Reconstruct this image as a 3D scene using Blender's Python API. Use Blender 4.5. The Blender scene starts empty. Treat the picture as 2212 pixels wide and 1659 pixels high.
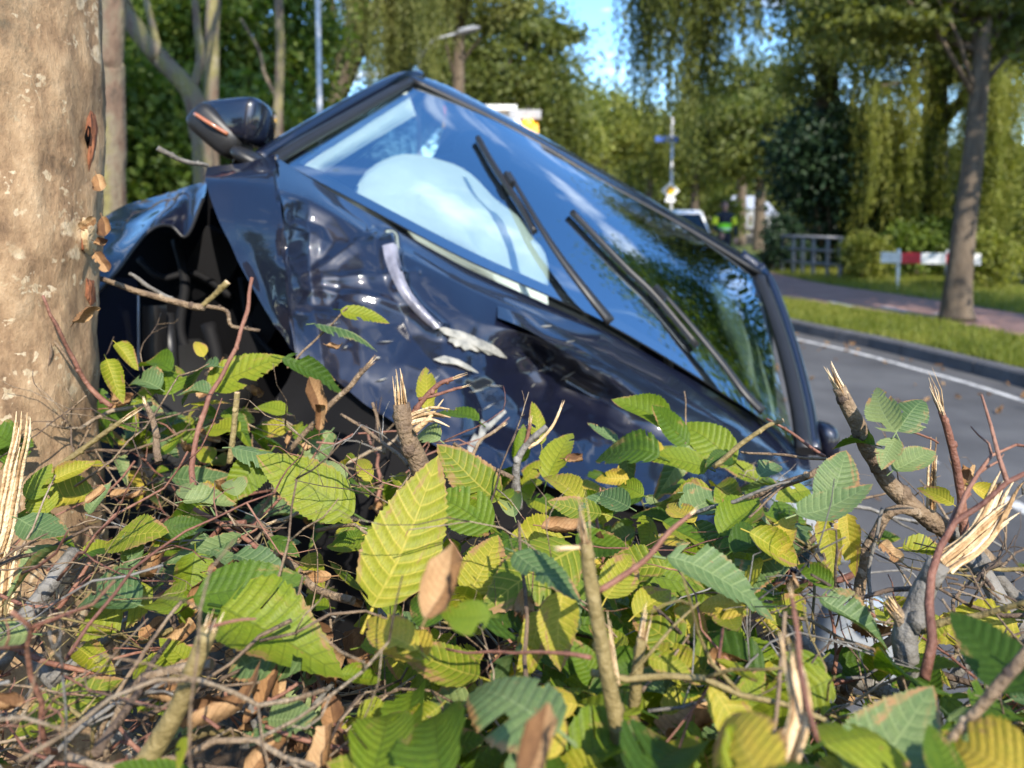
import bpy, math, random
import numpy as np
from mathutils import Vector, Matrix, noise
from mathutils.bvhtree import BVHTree
rng = np.random.default_rng(7); random.seed(7)
scn = bpy.context.scene; COL = scn.collection
R = math.radians
# ------------------------------------------------------------------ camera, light
PITCH = R(4.0); F = 1610.0; W, H, CY = 2212.0, 1659.0, 584.6      # f in units of a 2212 px wide picture
CAM = Vector((0, 0, 1.5)); AX = Vector((1, 0, 0))
AF = Vector((0, math.cos(PITCH), -math.sin(PITCH))); AU = Vector((0, math.sin(PITCH), math.cos(PITCH)))
cd = bpy.data.cameras.new('camera'); cam = bpy.data.objects.new('camera', cd); COL.objects.link(cam)
cam.location = CAM; cam.rotation_euler = (R(90) - PITCH, 0, 0)
cd.sensor_width = 36; cd.lens = 36 * F / W; cd.clip_start = 0.02; cd.clip_end = 2000
cd.shift_y = -(H / 2 - CY) / W
cd.dof.use_dof = True; cd.dof.focus_distance = 0.70; cd.dof.aperture_fstop = 5.4; cd.dof.aperture_blades = 0
scn.camera = cam
SUN_AZ, SUN_EL = R(160), R(38)          # azimuth clockwise from +Y
wd = bpy.data.worlds.new('World'); scn.world = wd; wd.use_nodes = True
wn = wd.node_tree.nodes; wl = wd.node_tree.links
bg = wn['Background']; bg.inputs[1].default_value = 0.15
sky = wn.new('ShaderNodeTexSky'); sky.sky_type = 'NISHITA'; sky.sun_disc = False
sky.sun_elevation = SUN_EL; sky.sun_rotation = SUN_AZ; sky.air_density = 1.0; sky.dust_density = 0.35; sky.ozone_density = 3.0
tc = wn.new('ShaderNodeTexCoord'); sep = wn.new('ShaderNodeSeparateXYZ'); wl.new(tc.outputs['Generated'], sep.inputs[0])
# clouds: project the direction on a flat layer
mx = wn.new('ShaderNodeMath'); mx.operation = 'MAXIMUM'; mx.inputs[1].default_value = 0.06; wl.new(sep.outputs[2], mx.inputs[0])
dv = wn.new('ShaderNodeVectorMath'); dv.operation = 'DIVIDE'; cb = wn.new('ShaderNodeCombineXYZ')
for i in range(3): wl.new(mx.outputs[0], cb.inputs[i])
wl.new(tc.outputs['Generated'], dv.inputs[0]); wl.new(cb.outputs[0], dv.inputs[1])
mpw = wn.new('ShaderNodeMapping'); mpw.inputs['Scale'].default_value = (1.0, 1.3, 1.0); mpw.inputs['Location'].default_value = (0.35, 0.2, 0); mpw.inputs['Rotation'].default_value = (0, 0, R(35))
wl.new(dv.outputs[0], mpw.inputs[0])
nz = wn.new('ShaderNodeTexNoise'); nz.inputs['Scale'].default_value = 2.6; nz.inputs['Detail'].default_value = 7; nz.inputs['Roughness'].default_value = 0.55; nz.inputs['Distortion'].default_value = 0.15
wl.new(mpw.outputs[0], nz.inputs['Vector'])
cr = wn.new('ShaderNodeValToRGB'); cr.color_ramp.elements[0].position = 0.56; cr.color_ramp.elements[1].position = 0.80
cr.color_ramp.elements[1].color = (0.9, 0.9, 0.9, 1)
wl.new(nz.outputs[0], cr.inputs[0])
mixc = wn.new('ShaderNodeMixRGB'); mixc.inputs[2].default_value = (7.5, 7.8, 8.4, 1)
wl.new(cr.outputs[0], mixc.inputs[0]); hsv = wn.new('ShaderNodeHueSaturation'); hsv.inputs['Saturation'].default_value = 1.2; hsv.inputs['Value'].default_value = 1.3; wl.new(sky.outputs[0], hsv.inputs['Color']); wl.new(hsv.outputs[0], mixc.inputs[1]); wl.new(mixc.outputs[0], bg.inputs[0])
sd = bpy.data.lights.new('sun', 'SUN'); sun = bpy.data.objects.new('sun', sd); COL.objects.link(sun)
sd.energy = 4.3; sd.angle = R(0.5); sd.color = (1.0, 0.915, 0.79)
sdir = Vector((math.sin(SUN_AZ) * math.cos(SUN_EL), math.cos(SUN_AZ) * math.cos(SUN_EL), math.sin(SUN_EL)))
sun.rotation_euler = sdir.to_track_quat('Z', 'Y').to_euler()
vs = scn.view_settings; vs.view_transform = 'Standard'; vs.look = 'None'; vs.exposure = 1.12; vs.gamma = 1.0; vs.use_curve_mapping = False
# ------------------------------------------------------------------ helpers
def P(px, py, d): return CAM + (AX * ((px - W / 2) / F) + AU * ((CY - py) / F) + AF) * d
def ray(px, py): return (AX * ((px - W / 2) / F) + AU * ((CY - py) / F) + AF).normalized()
def onz(px, py, z):
    r = ray(px, py); return CAM + r * ((z - CAM.z) / r.z)
def depth(p): return (Vector(p) - CAM).dot(AF)
def px_of(p):
    v = Vector(p) - CAM; z = v.dot(AF); return (W / 2 + F * v.dot(AX) / z, CY - F * v.dot(AU) / z)
def fast_mesh(name, verts, faces_n, nside, uv=None, smooth=False):
    """verts (n,3) array, faces (m,nside) array"""
    me = bpy.data.meshes.new(name); v = np.asarray(verts, dtype=np.float32); f = np.asarray(faces_n, dtype=np.int32)
    me.vertices.add(len(v)); me.vertices.foreach_set('co', v.ravel())
    me.loops.add(f.size); me.loops.foreach_set('vertex_index', f.ravel())
    me.polygons.add(len(f)); me.polygons.foreach_set('loop_start', np.arange(0, f.size, nside, dtype=np.int32))
    me.polygons.foreach_set('loop_total', np.full(len(f), nside, dtype=np.int32))
    if uv is not None:
        l = me.uv_layers.new(name='UVMap'); l.data.foreach_set('uv', np.asarray(uv, dtype=np.float32)[f.ravel()].ravel())
    me.polygons.foreach_set('use_smooth', np.full(len(f), smooth, dtype=bool))
    me.update(calc_edges=True); return me
class MB:
    def __init__(s): s.v = []; s.f = []; s.sm = []
    def poly(s, pts, sm=False):
        o = len(s.v); s.v += [tuple(p) for p in pts]; s.f.append(tuple(range(o, o + len(pts)))); s.sm.append(sm); return s
    def box(s, c, hx, hy, hz, X=Vector((1, 0, 0)), Y=Vector((0, 1, 0)), Z=Vector((0, 0, 1))):
        o = len(s.v); c = Vector(c)
        for sx, sy, sz in ((-1,-1,-1),(1,-1,-1),(1,1,-1),(-1,1,-1),(-1,-1,1),(1,-1,1),(1,1,1),(-1,1,1)):
            s.v.append(tuple(c + X * hx * sx + Y * hy * sy + Z * hz * sz))
        for f in ((3,2,1,0),(4,5,6,7),(0,1,5,4),(1,2,6,5),(2,3,7,6),(3,0,4,7)):
            s.f.append(tuple(o + i for i in f)); s.sm.append(False)
        return s
    def tube(s, pts, rad, n=6, cap=True, flat=1.0, up=None):
        pts = [Vector(p) for p in pts]; o = len(s.v); m = len(pts)
        if not hasattr(rad, '__len__'): rad = [rad] * m
        a = None
        for i, p in enumerate(pts):
            t = (pts[min(i + 1, m - 1)] - pts[max(i - 1, 0)]).normalized()
            if a is None:
                a = t.cross(up if up else (Vector((0, 0, 1)) if abs(t.z) < .9 else Vector((1, 0, 0)))).normalized()
            else: a = (a - t * a.dot(t)).normalized()
            b = t.cross(a)
            for k in range(n):
                th = 2 * math.pi * k / n
                s.v.append(tuple(p + (a * math.cos(th) + b * math.sin(th) * flat) * rad[i]))
        for i in range(m - 1):
            for k in range(n):
                k2 = (k + 1) % n
                s.f.append((o + i*n + k, o + i*n + k2, o + (i+1)*n + k2, o + (i+1)*n + k)); s.sm.append(True)
        if cap:
            s.f.append(tuple(o + k for k in reversed(range(n)))); s.sm.append(False)
            s.f.append(tuple(o + (m-1)*n + k for k in range(n))); s.sm.append(False)
        return s
    def grid(s, g, sm=True, closed=False):
        o = len(s.v); nr = len(g); nc = len(g[0])
        for r in g: s.v += [tuple(p) for p in r]
        for i in range(nr - 1):
            for j in range(nc - (0 if closed else 1)):
                j2 = (j + 1) % nc
                s.f.append((o + i*nc + j, o + (i+1)*nc + j, o + (i+1)*nc + j2, o + i*nc + j2)); s.sm.append(sm)
        return s
    def ball(s, c, rx, ry, rz, X=Vector((1,0,0)), Y=Vector((0,1,0)), Z=Vector((0,0,1)), n=12, m=8):
        c = Vector(c); g = []
        for i in range(m + 1):
            a = math.pi * i / m; a = min(max(a, .02), math.pi - .02)
            g.append([c + X*rx*math.sin(a)*math.cos(2*math.pi*k/n) + Y*ry*math.sin(a)*math.sin(2*math.pi*k/n) + Z*rz*math.cos(a) for k in range(n)])
        return s.grid(g, True, True)
    def mesh(s, name, inv=None):
        me = bpy.data.meshes.new(name)
        vv = s.v if inv is None else [tuple(inv @ Vector(p)) for p in s.v]
        me.from_pydata(vv, [], s.f); me.polygons.foreach_set('use_smooth', s.sm); me.update(); return me
def tag(o, label=None, cat=None, group=None, kind=None):
    for k, v in (('label', label), ('category', cat), ('group', group), ('kind', kind)):
        if v: o[k] = v
    return o
MW = {}                     # world matrix of every created object (vertices are given in world space)
def empty(name, M, label, cat, group=None):
    o = bpy.data.objects.new(name, None); COL.objects.link(o)
    M = M if isinstance(M, Matrix) else Matrix.Translation(Vector(M))
    o.matrix_world = M; o.empty_display_size = .2; MW[o] = M.copy(); return tag(o, label, cat, group)
def link(name, me, mat, parent=None, base=None):
    """me already in the local space of parent (or of base)"""
    o = bpy.data.objects.new(name, me); COL.objects.link(o)
    if mat is not None and len(me.materials) == 0: me.materials.append(mat)
    if parent is not None: o.parent = parent; MW[o] = MW[parent]
    else:
        M = Matrix.Translation(Vector(base)) if base is not None else Matrix(); o.matrix_world = M; MW[o] = M
    return o
def build(name, mb, mat, parent=None, base=None, **kw):
    M = MW[parent] if parent is not None else (Matrix.Translation(Vector(base)) if base is not None else Matrix())
    return tag(link(name, mb.mesh(name, M.inverted()), mat, parent, base), **kw)
def tri_solid(pts, nrm, th):
    """a plate with thickness from an outline"""
    mb = MB(); n = Vector(nrm).normalized() * th; a = [Vector(p) for p in pts]; b = [p - n for p in a]
    mb.poly(a); mb.poly(list(reversed(b)))
    for i in range(len(a)):
        j = (i + 1) % len(a); mb.poly([a[j], a[i], b[i], b[j]])
    return mb
def cr_interp(pts, n):
    """Catmull-Rom through points, n samples per span"""
    p = [Vector(q) for q in pts]; p = [p[0]*2 - p[1]] + p + [p[-1]*2 - p[-2]]; out = []
    for i in range(1, len(p) - 2):
        for k in range(n):
            t = k / n; a, b, c, d = p[i-1], p[i], p[i+1], p[i+2]
            out.append(.5 * ((2*b) + (c-a)*t + (2*a - 5*b + 4*c - d)*t*t + (3*b - a - 3*c + d)*t*t*t))
    out.append(p[-2]); return out
# ------------------------------------------------------------------ materials
def nodes(name):
    m = bpy.data.materials.new(name); m.use_nodes = True; nt = m.node_tree
    return m, nt, nt.nodes, nt.links, nt.nodes['Principled BSDF']
def setp(b, col=None, rough=None, metal=None, spec=None, coat=None, **kw):
    if col is not None: b.inputs['Base Color'].default_value = (*col, 1)
    if rough is not None: b.inputs['Roughness'].default_value = rough
    if metal is not None: b.inputs['Metallic'].default_value = metal
    if spec is not None: b.inputs['Specular IOR Level'].default_value = spec
    if coat is not None: b.inputs['Coat Weight'].default_value = coat
    for k, v in kw.items(): b.inputs[k].default_value = v
def ramp(n, stops):
    r = n.new('ShaderNodeValToRGB'); e = r.color_ramp.elements
    while len(e) < len(stops): e.new(.5)
    for i, (p, c) in enumerate(stops): e[i].position = p; e[i].color = (*c, 1) if len(c) == 3 else c
    return r
def noise_mat(name, stops, scale=10, detail=6, rough=.8, bump=0., bscale=None, coord='Object', stretch=(1,1,1), spec=.3, rnd=0.0, dist=.0):
    m, nt, n, l, b = nodes(name); tc = n.new('ShaderNodeTexCoord'); mp = n.new('ShaderNodeMapping'); mp.inputs['Scale'].default_value = stretch
    l.new(tc.outputs[coord], mp.inputs[0]); nz = n.new('ShaderNodeTexNoise'); nz.inputs['Scale'].default_value = scale; nz.inputs['Detail'].default_value = detail
    nz.inputs['Roughness'].default_value = .62; nz.inputs['Distortion'].default_value = dist
    l.new(mp.outputs[0], nz.inputs['Vector']); r = ramp(n, stops); src = nz.outputs[0]
    if rnd:
        g = n.new('ShaderNodeNewGeometry'); a = n.new('ShaderNodeMath'); a.operation = 'MULTIPLY_ADD'; a.inputs[1].default_value = rnd
        l.new(g.outputs['Random Per Island'], a.inputs[0]); s2 = n.new('ShaderNodeMath'); s2.operation = 'SUBTRACT'; l.new(src, s2.inputs[0]); s2.inputs[1].default_value = rnd/2
        l.new(s2.outputs[0], a.inputs[2]); src = a.outputs[0]
    l.new(src, r.inputs[0]); l.new(r.outputs[0], b.inputs['Base Color']); setp(b, rough=rough, spec=spec)
    if bump:
        n2 = n.new('ShaderNodeTexNoise'); n2.inputs['Scale'].default_value = bscale or scale * 3; n2.inputs['Detail'].default_value = 8; l.new(mp.outputs[0], n2.inputs['Vector'])
        bp = n.new('ShaderNodeBump'); bp.inputs['Strength'].default_value = bump; bp.inputs['Distance'].default_value = .02
        l.new(n2.outputs[0], bp.inputs['Height']); l.new(bp.outputs[0], b.inputs['Normal'])
    return m
def plain(name, col, rough=.5, **kw):
    m, nt, n, l, b = nodes(name); setp(b, col, rough, **kw)
    tc = n.new('ShaderNodeTexCoord'); nz = n.new('ShaderNodeTexNoise'); nz.inputs['Scale'].default_value = 9; nz.inputs['Detail'].default_value = 6
    l.new(tc.outputs['Object'], nz.inputs['Vector'])
    r = ramp(n, [(.3, tuple(c * .8 for c in col)), (.7, tuple(min(1, c * 1.12) for c in col))]); l.new(nz.outputs[0], r.inputs[0]); l.new(r.outputs[0], b.inputs['Base Color'])
    return m
def leaf_mat(name, stops, trans, brown=.0, rough=.42, tmix=.35, crisp=1.0, lightv=True):
    """hornbeam leaf: veins and margin from the UV (u across -1..1, v along), colour per leaf"""
    m, nt, n, l, b = nodes(name); out = n['Material Output']
    uv = n.new('ShaderNodeUVMap'); uv.uv_map = 'UVMap'; s = n.new('ShaderNodeSeparateXYZ'); l.new(uv.outputs[0], s.inputs[0])
    oi = n.new('ShaderNodeObjectInfo'); g = n.new('ShaderNodeNewGeometry'); tc = n.new('ShaderNodeTexCoord')
    ad = n.new('ShaderNodeMath'); ad.operation = 'ADD'; l.new(oi.outputs['Random'], ad.inputs[0]); l.new(g.outputs['Random Per Island'], ad.inputs[1])
    fr = n.new('ShaderNodeMath'); fr.operation = 'FRACT'; l.new(ad.outputs[0], fr.inputs[0])
    nz = n.new('ShaderNodeTexNoise'); nz.noise_dimensions = '4D'; nz.inputs['Scale'].default_value = 2.3; nz.inputs['Detail'].default_value = 7; nz.inputs['Roughness'].default_value = .62; l.new(uv.outputs[0], nz.inputs['Vector'])
    wv = n.new('ShaderNodeMath'); wv.operation = 'MULTIPLY'; wv.inputs[1].default_value = 37.; l.new(fr.outputs[0], wv.inputs[0]); l.new(wv.outputs[0], nz.inputs['W'])
    # colour per leaf with a drift over its blade
    mixv = n.new('ShaderNodeMath'); mixv.operation = 'MULTIPLY_ADD'; mixv.inputs[1].default_value = .9
    sb = n.new('ShaderNodeMath'); sb.operation = 'SUBTRACT'; sb.inputs[1].default_value = .5; l.new(nz.outputs[0], sb.inputs[0]); l.new(sb.outputs[0], mixv.inputs[0]); l.new(fr.outputs[0], mixv.inputs[2])
    r = ramp(n, stops); l.new(mixv.outputs[0], r.inputs[0]); col = r.outputs[0]
    # veins
    au = n.new('ShaderNodeMath'); au.operation = 'ABSOLUTE'; l.new(s.outputs[0], au.inputs[0])
    v12 = n.new('ShaderNodeMath'); v12.operation = 'MULTIPLY'; v12.inputs[1].default_value = 11; l.new(s.outputs[1], v12.inputs[0])
    pp = n.new('ShaderNodeMath'); pp.operation = 'PINGPONG'; pp.inputs[1].default_value = .5; l.new(v12.outputs[0], pp.inputs[0])
    vr = ramp(n, [(.02, (1,1,1)), (.11, (0,0,0))]); l.new(pp.outputs[0], vr.inputs[0])
    mr = ramp(n, [(.02, (1,1,1)), (.05, (0,0,0))]); l.new(au.outputs[0], mr.inputs[0])
    mxv = n.new('ShaderNodeMath'); mxv.operation = 'MAXIMUM'; l.new(vr.outputs[0], mxv.inputs[0]); l.new(mr.outputs[0], mxv.inputs[1])
    vs_ = n.new('ShaderNodeMath'); vs_.operation = 'MULTIPLY'; vs_.inputs[1].default_value = .30 * crisp; l.new(mxv.outputs[0], vs_.inputs[0])
    mc = n.new('ShaderNodeMixRGB'); mc.inputs[2].default_value = (*[min(1, c * (1.5 if lightv else .35) + (.05 if lightv else 0)) for c in stops[-1 if lightv else 1][1]], 1); l.new(vs_.outputs[0], mc.inputs[0]); l.new(col, mc.inputs[1]); col = mc.outputs[0]
    # fine mottling
    n3 = n.new('ShaderNodeTexNoise'); n3.inputs['Scale'].default_value = 22; n3.inputs['Detail'].default_value = 3; l.new(uv.outputs[0], n3.inputs['Vector'])
    m3 = n.new('ShaderNodeMixRGB'); m3.blend_type = 'MULTIPLY'; m3.inputs[0].default_value = .55; r3 = ramp(n, [(.3, (.62,.62,.6)), (.7, (1.25,1.25,1.2))]); l.new(n3.outputs[0], r3.inputs[0]); l.new(col, m3.inputs[1]); l.new(r3.outputs[0], m3.inputs[2]); col = m3.outputs[0]
    if brown:
        e1 = n.new('ShaderNodeMath'); e1.operation = 'MULTIPLY_ADD'; e1.inputs[1].default_value = .255; l.new(au.outputs[0], e1.inputs[0]); l.new(nz.outputs[0], e1.inputs[2])
        e2 = n.new('ShaderNodeMath'); e2.operation = 'MULTIPLY_ADD'; e2.inputs[1].default_value = .12; l.new(s.outputs[1], e2.inputs[0]); l.new(e1.outputs[0], e2.inputs[2])
        br = ramp(n, [(.86 - brown*.2, (0,0,0)), (.95 - brown*.2, (1,1,1))]); l.new(e2.outputs[0], br.inputs[0])
        mb_ = n.new('ShaderNodeMixRGB'); mb_.inputs[2].default_value = (.30, .17, .075, 1); l.new(br.outputs[0], mb_.inputs[0]); l.new(col, mb_.inputs[1]); col = mb_.outputs[0]
        sp = ramp(n, [(.70, (0,0,0)), (.74, (1,1,1))]); n4 = n.new('ShaderNodeTexNoise'); n4.noise_dimensions = '4D'; n4.inputs['Scale'].default_value = 5; l.new(uv.outputs[0], n4.inputs['Vector']); l.new(wv.outputs[0], n4.inputs['W']); l.new(n4.outputs[0], sp.inputs[0])
        mb2 = n.new('ShaderNodeMixRGB'); mb2.inputs[2].default_value = (.22, .11, .045, 1); l.new(sp.outputs[0], mb2.inputs[0]); l.new(col, mb2.inputs[1]); col = mb2.outputs[0]
    l.new(col, b.inputs['Base Color']); setp(b, rough=rough + .06, spec=.28)
    bp = n.new('ShaderNodeBump'); bp.inputs['Strength'].default_value = .35; bp.inputs['Distance'].default_value = .002; l.new(n3.outputs[0], bp.inputs['Height']); l.new(bp.outputs[0], b.inputs['Normal'])
    tr = n.new('ShaderNodeBsdfTranslucent'); tm = n.new('ShaderNodeMixRGB'); tm.blend_type = 'MULTIPLY'; tm.inputs[0].default_value = 1; tm.inputs[2].default_value = (*trans, 1); l.new(col, tm.inputs[1]); l.new(tm.outputs[0], tr.inputs[0])
    mxs = n.new('ShaderNodeMixShader'); mxs.inputs[0].default_value = tmix; l.new(b.outputs[0], mxs.inputs[1]); l.new(tr.outputs[0], mxs.inputs[2]); l.new(mxs.outputs[0], out.inputs[0])
    return m
def foliage_mat(name, stops, tmix=.3, trans=(1.5,1.5,.6)):
    m, nt, n, l, b = nodes(name); out = n['Material Output']; g = n.new('ShaderNodeNewGeometry'); tc = n.new('ShaderNodeTexCoord')
    nz = n.new('ShaderNodeTexNoise'); nz.inputs['Scale'].default_value = .9; nz.inputs['Detail'].default_value = 3; l.new(tc.outputs['Object'], nz.inputs['Vector'])
    a = n.new('ShaderNodeMath'); a.operation = 'MULTIPLY_ADD'; a.inputs[1].default_value = .5; l.new(g.outputs['Random Per Island'], a.inputs[0]); s2 = n.new('ShaderNodeMath'); s2.operation = 'SUBTRACT'; s2.inputs[1].default_value = .25; l.new(nz.outputs[0], s2.inputs[0]); l.new(s2.outputs[0], a.inputs[2])
    r = ramp(n, stops); l.new(a.outputs[0], r.inputs[0]); l.new(r.outputs[0], b.inputs['Base Color']); setp(b, rough=.55, spec=.3)
    tr = n.new('ShaderNodeBsdfTranslucent'); tm = n.new('ShaderNodeMixRGB'); tm.blend_type = 'MULTIPLY'; tm.inputs[0].default_value = 1; tm.inputs[2].default_value = (*trans, 1); l.new(r.outputs[0], tm.inputs[1]); l.new(tm.outputs[0], tr.inputs[0])
    mxs = n.new('ShaderNodeMixShader'); mxs.inputs[0].default_value = tmix; l.new(b.outputs[0], mxs.inputs[1]); l.new(tr.outputs[0], mxs.inputs[2]); l.new(mxs.outputs[0], out.inputs[0])
    return m
M = {}
M['soil'] = noise_mat('soil', [(.3, (.03,.022,.015)), (.55, (.075,.05,.03)), (.75, (.16,.10,.055))], 14, 9, .95, .8, 40)
M['asphalt'] = noise_mat('asphalt', [(.3, (.055,.055,.058)), (.5, (.082,.082,.086)), (.7, (.115,.115,.117))], 1.1, 14, .85, .5, 160)
M['path'] = noise_mat('path_red', [(.3, (.22,.125,.10)), (.7, (.33,.20,.165))], 2.2, 10, .85, .4, 120)
M['grass'] = noise_mat('grass_ground', [(.3, (.06,.075,.012)), (.55, (.11,.125,.02)), (.75, (.17,.16,.04))], 2.5, 9, .9, .6, 90)
M['blade'] = foliage_mat('grass_blade', [(.1, (.08,.11,.012)), (.5, (.17,.20,.03)), (.9, (.28,.26,.06))], .4)
M['paint'] = noise_mat('road_paint', [(.35, (.20,.20,.20)), (.5, (.46,.46,.45)), (.7, (.60,.60,.58))], 9, 8, .7)
M['kerb'] = noise_mat('kerb_stone', [(.3, (.06,.06,.066)), (.7, (.11,.11,.118))], 5, 9, .85, .4, 80, rnd=.2)
M['metal'] = plain('galvanised', (.50,.50,.50), .55, metal=.15)
M['greymetal'] = plain('painted_grey', (.30,.31,.33), .5)
M['railgrey'] = plain('dull_grey_paint', (.20,.205,.22), .6)
M['white'] = plain('white_paint', (.75,.75,.74), .45)
M['wallgrey'] = plain('pale_render', (.24,.24,.235), .8)
M['red'] = plain('red_paint', (.62,.03,.04), .45)
M['yellow'] = plain('yellow_paint', (.75,.42,.02), .4, coat=.5)
M['blue'] = plain('blue_sign', (.02,.08,.35), .5)
M['black'] = plain('black_plastic', (.012,.012,.013), .45)
M['shade_black'] = plain('black_shaded', (.007,.007,.008), .7, spec=.15)  # black darkened in its colour for the shade in the arch and under the bonnet
M['rubber'] = plain('rubber', (.012,.012,.012), .8, spec=.2)
M['void'] = plain('cavity_shade_black', (.003,.003,.0035), .9, spec=.05)  # near-black colour that stands in for deep shade inside the engine bay
M['carpaint'], nt, n, l, b = nodes('navy_car_paint'); setp(b, (.002,.0032,.012), .5, metal=.0, spec=.25, coat=1.0); b.inputs['Coat Roughness'].default_value = .025; b.inputs['Coat IOR'].default_value = 1.65
tcx = n.new('ShaderNodeTexCoord'); nx = n.new('ShaderNodeTexNoise'); nx.inputs['Scale'].default_value = 7; nx.inputs['Detail'].default_value = 8; l.new(tcx.outputs['Object'], nx.inputs['Vector'])
rx = ramp(n, [(.45, (.015,.015,.015)), (.8, (.07,.07,.07))]); l.new(nx.outputs[0], rx.inputs[0]); l.new(rx.outputs[0], b.inputs['Coat Roughness'])
M['primer'] = noise_mat('scraped_primer', [(.32, (.05,.05,.05)), (.46, (.20,.20,.18)), (.7, (.36,.345,.30))], 34, 6, .6)
M['airbag'] = noise_mat('airbag_cloth', [(.3, (.74,.78,.74)), (.7, (.86,.89,.86))], 6, 5, .8, .3, 30)
M['glint_pale'] = noise_mat('painted_glint', [(.3, (.07,.07,.09)), (.6, (.25,.25,.30))], 18, 5, .32, .2, 60, spec=.8)  # pale colour for the reflection streak laid along the bonnet ridge
M['airbag_shaded'] = noise_mat('airbag_cloth_shaded', [(.3, (.07,.10,.085)), (.7, (.14,.19,.16))], 8, 5, .8)  # airbag cloth again, dimmed and greened in colour for the shaded right side
M['dash'] = plain('dashboard', (.03,.032,.035), .6)
M['seat'] = plain('seat_cloth', (.06,.065,.07), .85)
M['bark'], nt, n, l, b = nodes('bark_lichen')
tcx = n.new('ShaderNodeTexCoord'); mp = n.new('ShaderNodeMapping'); mp.inputs['Scale'].default_value = (1,1,.55); l.new(tcx.outputs['Object'], mp.inputs[0])
na = n.new('ShaderNodeTexNoise'); na.inputs['Scale'].default_value = 24; na.inputs['Detail'].default_value = 10; na.inputs['Roughness'].default_value = .7; l.new(mp.outputs[0], na.inputs['Vector'])
ra = ramp(n, [(.30, (.09,.055,.033)), (.44, (.24,.155,.088)), (.55, (.33,.225,.13)), (.72, (.46,.335,.21))]); l.new(na.outputs[0], ra.inputs[0])
nb = n.new('ShaderNodeTexVoronoi'); nb.inputs['Scale'].default_value = 15; nb.inputs['Randomness'].default_value = 1
nd = n.new('ShaderNodeTexNoise'); nd.inputs['Scale'].default_value = 30; nd.inputs['Detail'].default_value = 6; l.new(tcx.outputs['Object'], nd.inputs['Vector'])
md = n.new('ShaderNodeMixRGB'); md.inputs[0].default_value = .12; l.new(tcx.outputs['Object'], md.inputs[1]); l.new(nd.outputs['Color'], md.inputs[2]); l.new(md.outputs[0], nb.inputs['Vector'])
sz = n.new('ShaderNodeSeparateXYZ'); l.new(nb.outputs['Color'], sz.inputs[0])
dm = n.new('ShaderNodeMath'); dm.operation = 'MULTIPLY_ADD'; dm.inputs[1].default_value = -.74; dm.inputs[2].default_value = .47; l.new(sz.outputs[0], dm.inputs[0])
lt = n.new('ShaderNodeMath'); lt.operation = 'SUBTRACT'; l.new(dm.outputs[0], lt.inputs[0]); l.new(nb.outputs['Distance'], lt.inputs[1])
v2 = n.new('ShaderNodeTexVoronoi'); v2.inputs['Scale'].default_value = 46; l.new(md.outputs[0], v2.inputs['Vector']); sz2 = n.new('ShaderNodeSeparateXYZ'); l.new(v2.outputs['Color'], sz2.inputs[0])
dm2 = n.new('ShaderNodeMath'); dm2.operation = 'MULTIPLY_ADD'; dm2.inputs[1].default_value = -.75; dm2.inputs[2].default_value = .46; l.new(sz2.outputs[0], dm2.inputs[0]); lt2 = n.new('ShaderNodeMath'); lt2.operation = 'SUBTRACT'; l.new(dm2.outputs[0], lt2.inputs[0]); l.new(v2.outputs['Distance'], lt2.inputs[1])
mxx = n.new('ShaderNodeMath'); mxx.operation = 'MAXIMUM'; l.new(lt.outputs[0], mxx.inputs[0]); l.new(lt2.outputs[0], mxx.inputs[1])
rl = ramp(n, [(.0, (0,0,0)), (.10, (.72,.72,.72))]); l.new(mxx.outputs[0], rl.inputs[0])
nl = n.new('ShaderNodeTexNoise'); nl.inputs['Scale'].default_value = 60; nl.inputs['Detail'].default_value = 5; l.new(tcx.outputs['Object'], nl.inputs['Vector'])
rc = ramp(n, [(.35, (.36,.28,.17)), (.6, (.60,.50,.35))]); l.new(nl.outputs[0], rc.inputs[0])
mlx = n.new('ShaderNodeMixRGB'); l.new(rl.outputs[0], mlx.inputs[0]); l.new(ra.outputs[0], mlx.inputs[1]); l.new(rc.outputs[0], mlx.inputs[2])
nf = n.new('ShaderNodeTexNoise'); nf.inputs['Scale'].default_value = 5; nf.inputs['Detail'].default_value = 9; nf.inputs['Roughness'].default_value = .8; l.new(tcx.outputs['Object'], nf.inputs['Vector'])
rf = ramp(n, [(.56, (0,0,0)), (.70, (.75,.75,.75))]); l.new(nf.outputs[0], rf.inputs[0]); mf = n.new('ShaderNodeMixRGB'); mf.inputs[2].default_value = (.09,.085,.06,1); l.new(rf.outputs[0], mf.inputs[0]); l.new(mlx.outputs[0], mf.inputs[1])
l.new(mf.outputs[0], b.inputs['Base Color']); setp(b, rough=.9, spec=.2)
bp = n.new('ShaderNodeBump'); bp.inputs['Strength'].default_value = 1.0; bp.inputs['Distance'].default_value = .009; l.new(na.outputs[0], bp.inputs['Height']); l.new(bp.outputs[0], b.inputs['Normal'])
M['bark2'] = noise_mat('grey_green_bark', [(.28, (.05,.04,.03)), (.40, (.13,.085,.058)), (.5, (.15,.125,.085)), (.6, (.17,.15,.055)), (.78, (.30,.26,.20))], 7, 10, .9, .8, 45, stretch=(1,1,.45))
M['bark3'] = noise_mat('brown_bark', [(.3, (.06,.045,.032)), (.6, (.13,.10,.07)), (.8, (.2,.16,.12))], 7, 9, .9, .6, 30, stretch=(1,1,.3))
M['wound'] = noise_mat('peeled_bark', [(.3, (.10,.035,.018)), (.6, (.27,.10,.045)), (.8, (.40,.20,.10))], 40, 8, .85, .6, 120, stretch=(1,1,.3))
M['twig'] = noise_mat('twig_bark', [(.15, (.045,.032,.026)), (.4, (.11,.075,.05)), (.6, (.20,.14,.085)), (.85, (.30,.24,.17))], 30, 8, .7, .5, 220, rnd=.55)
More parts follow.
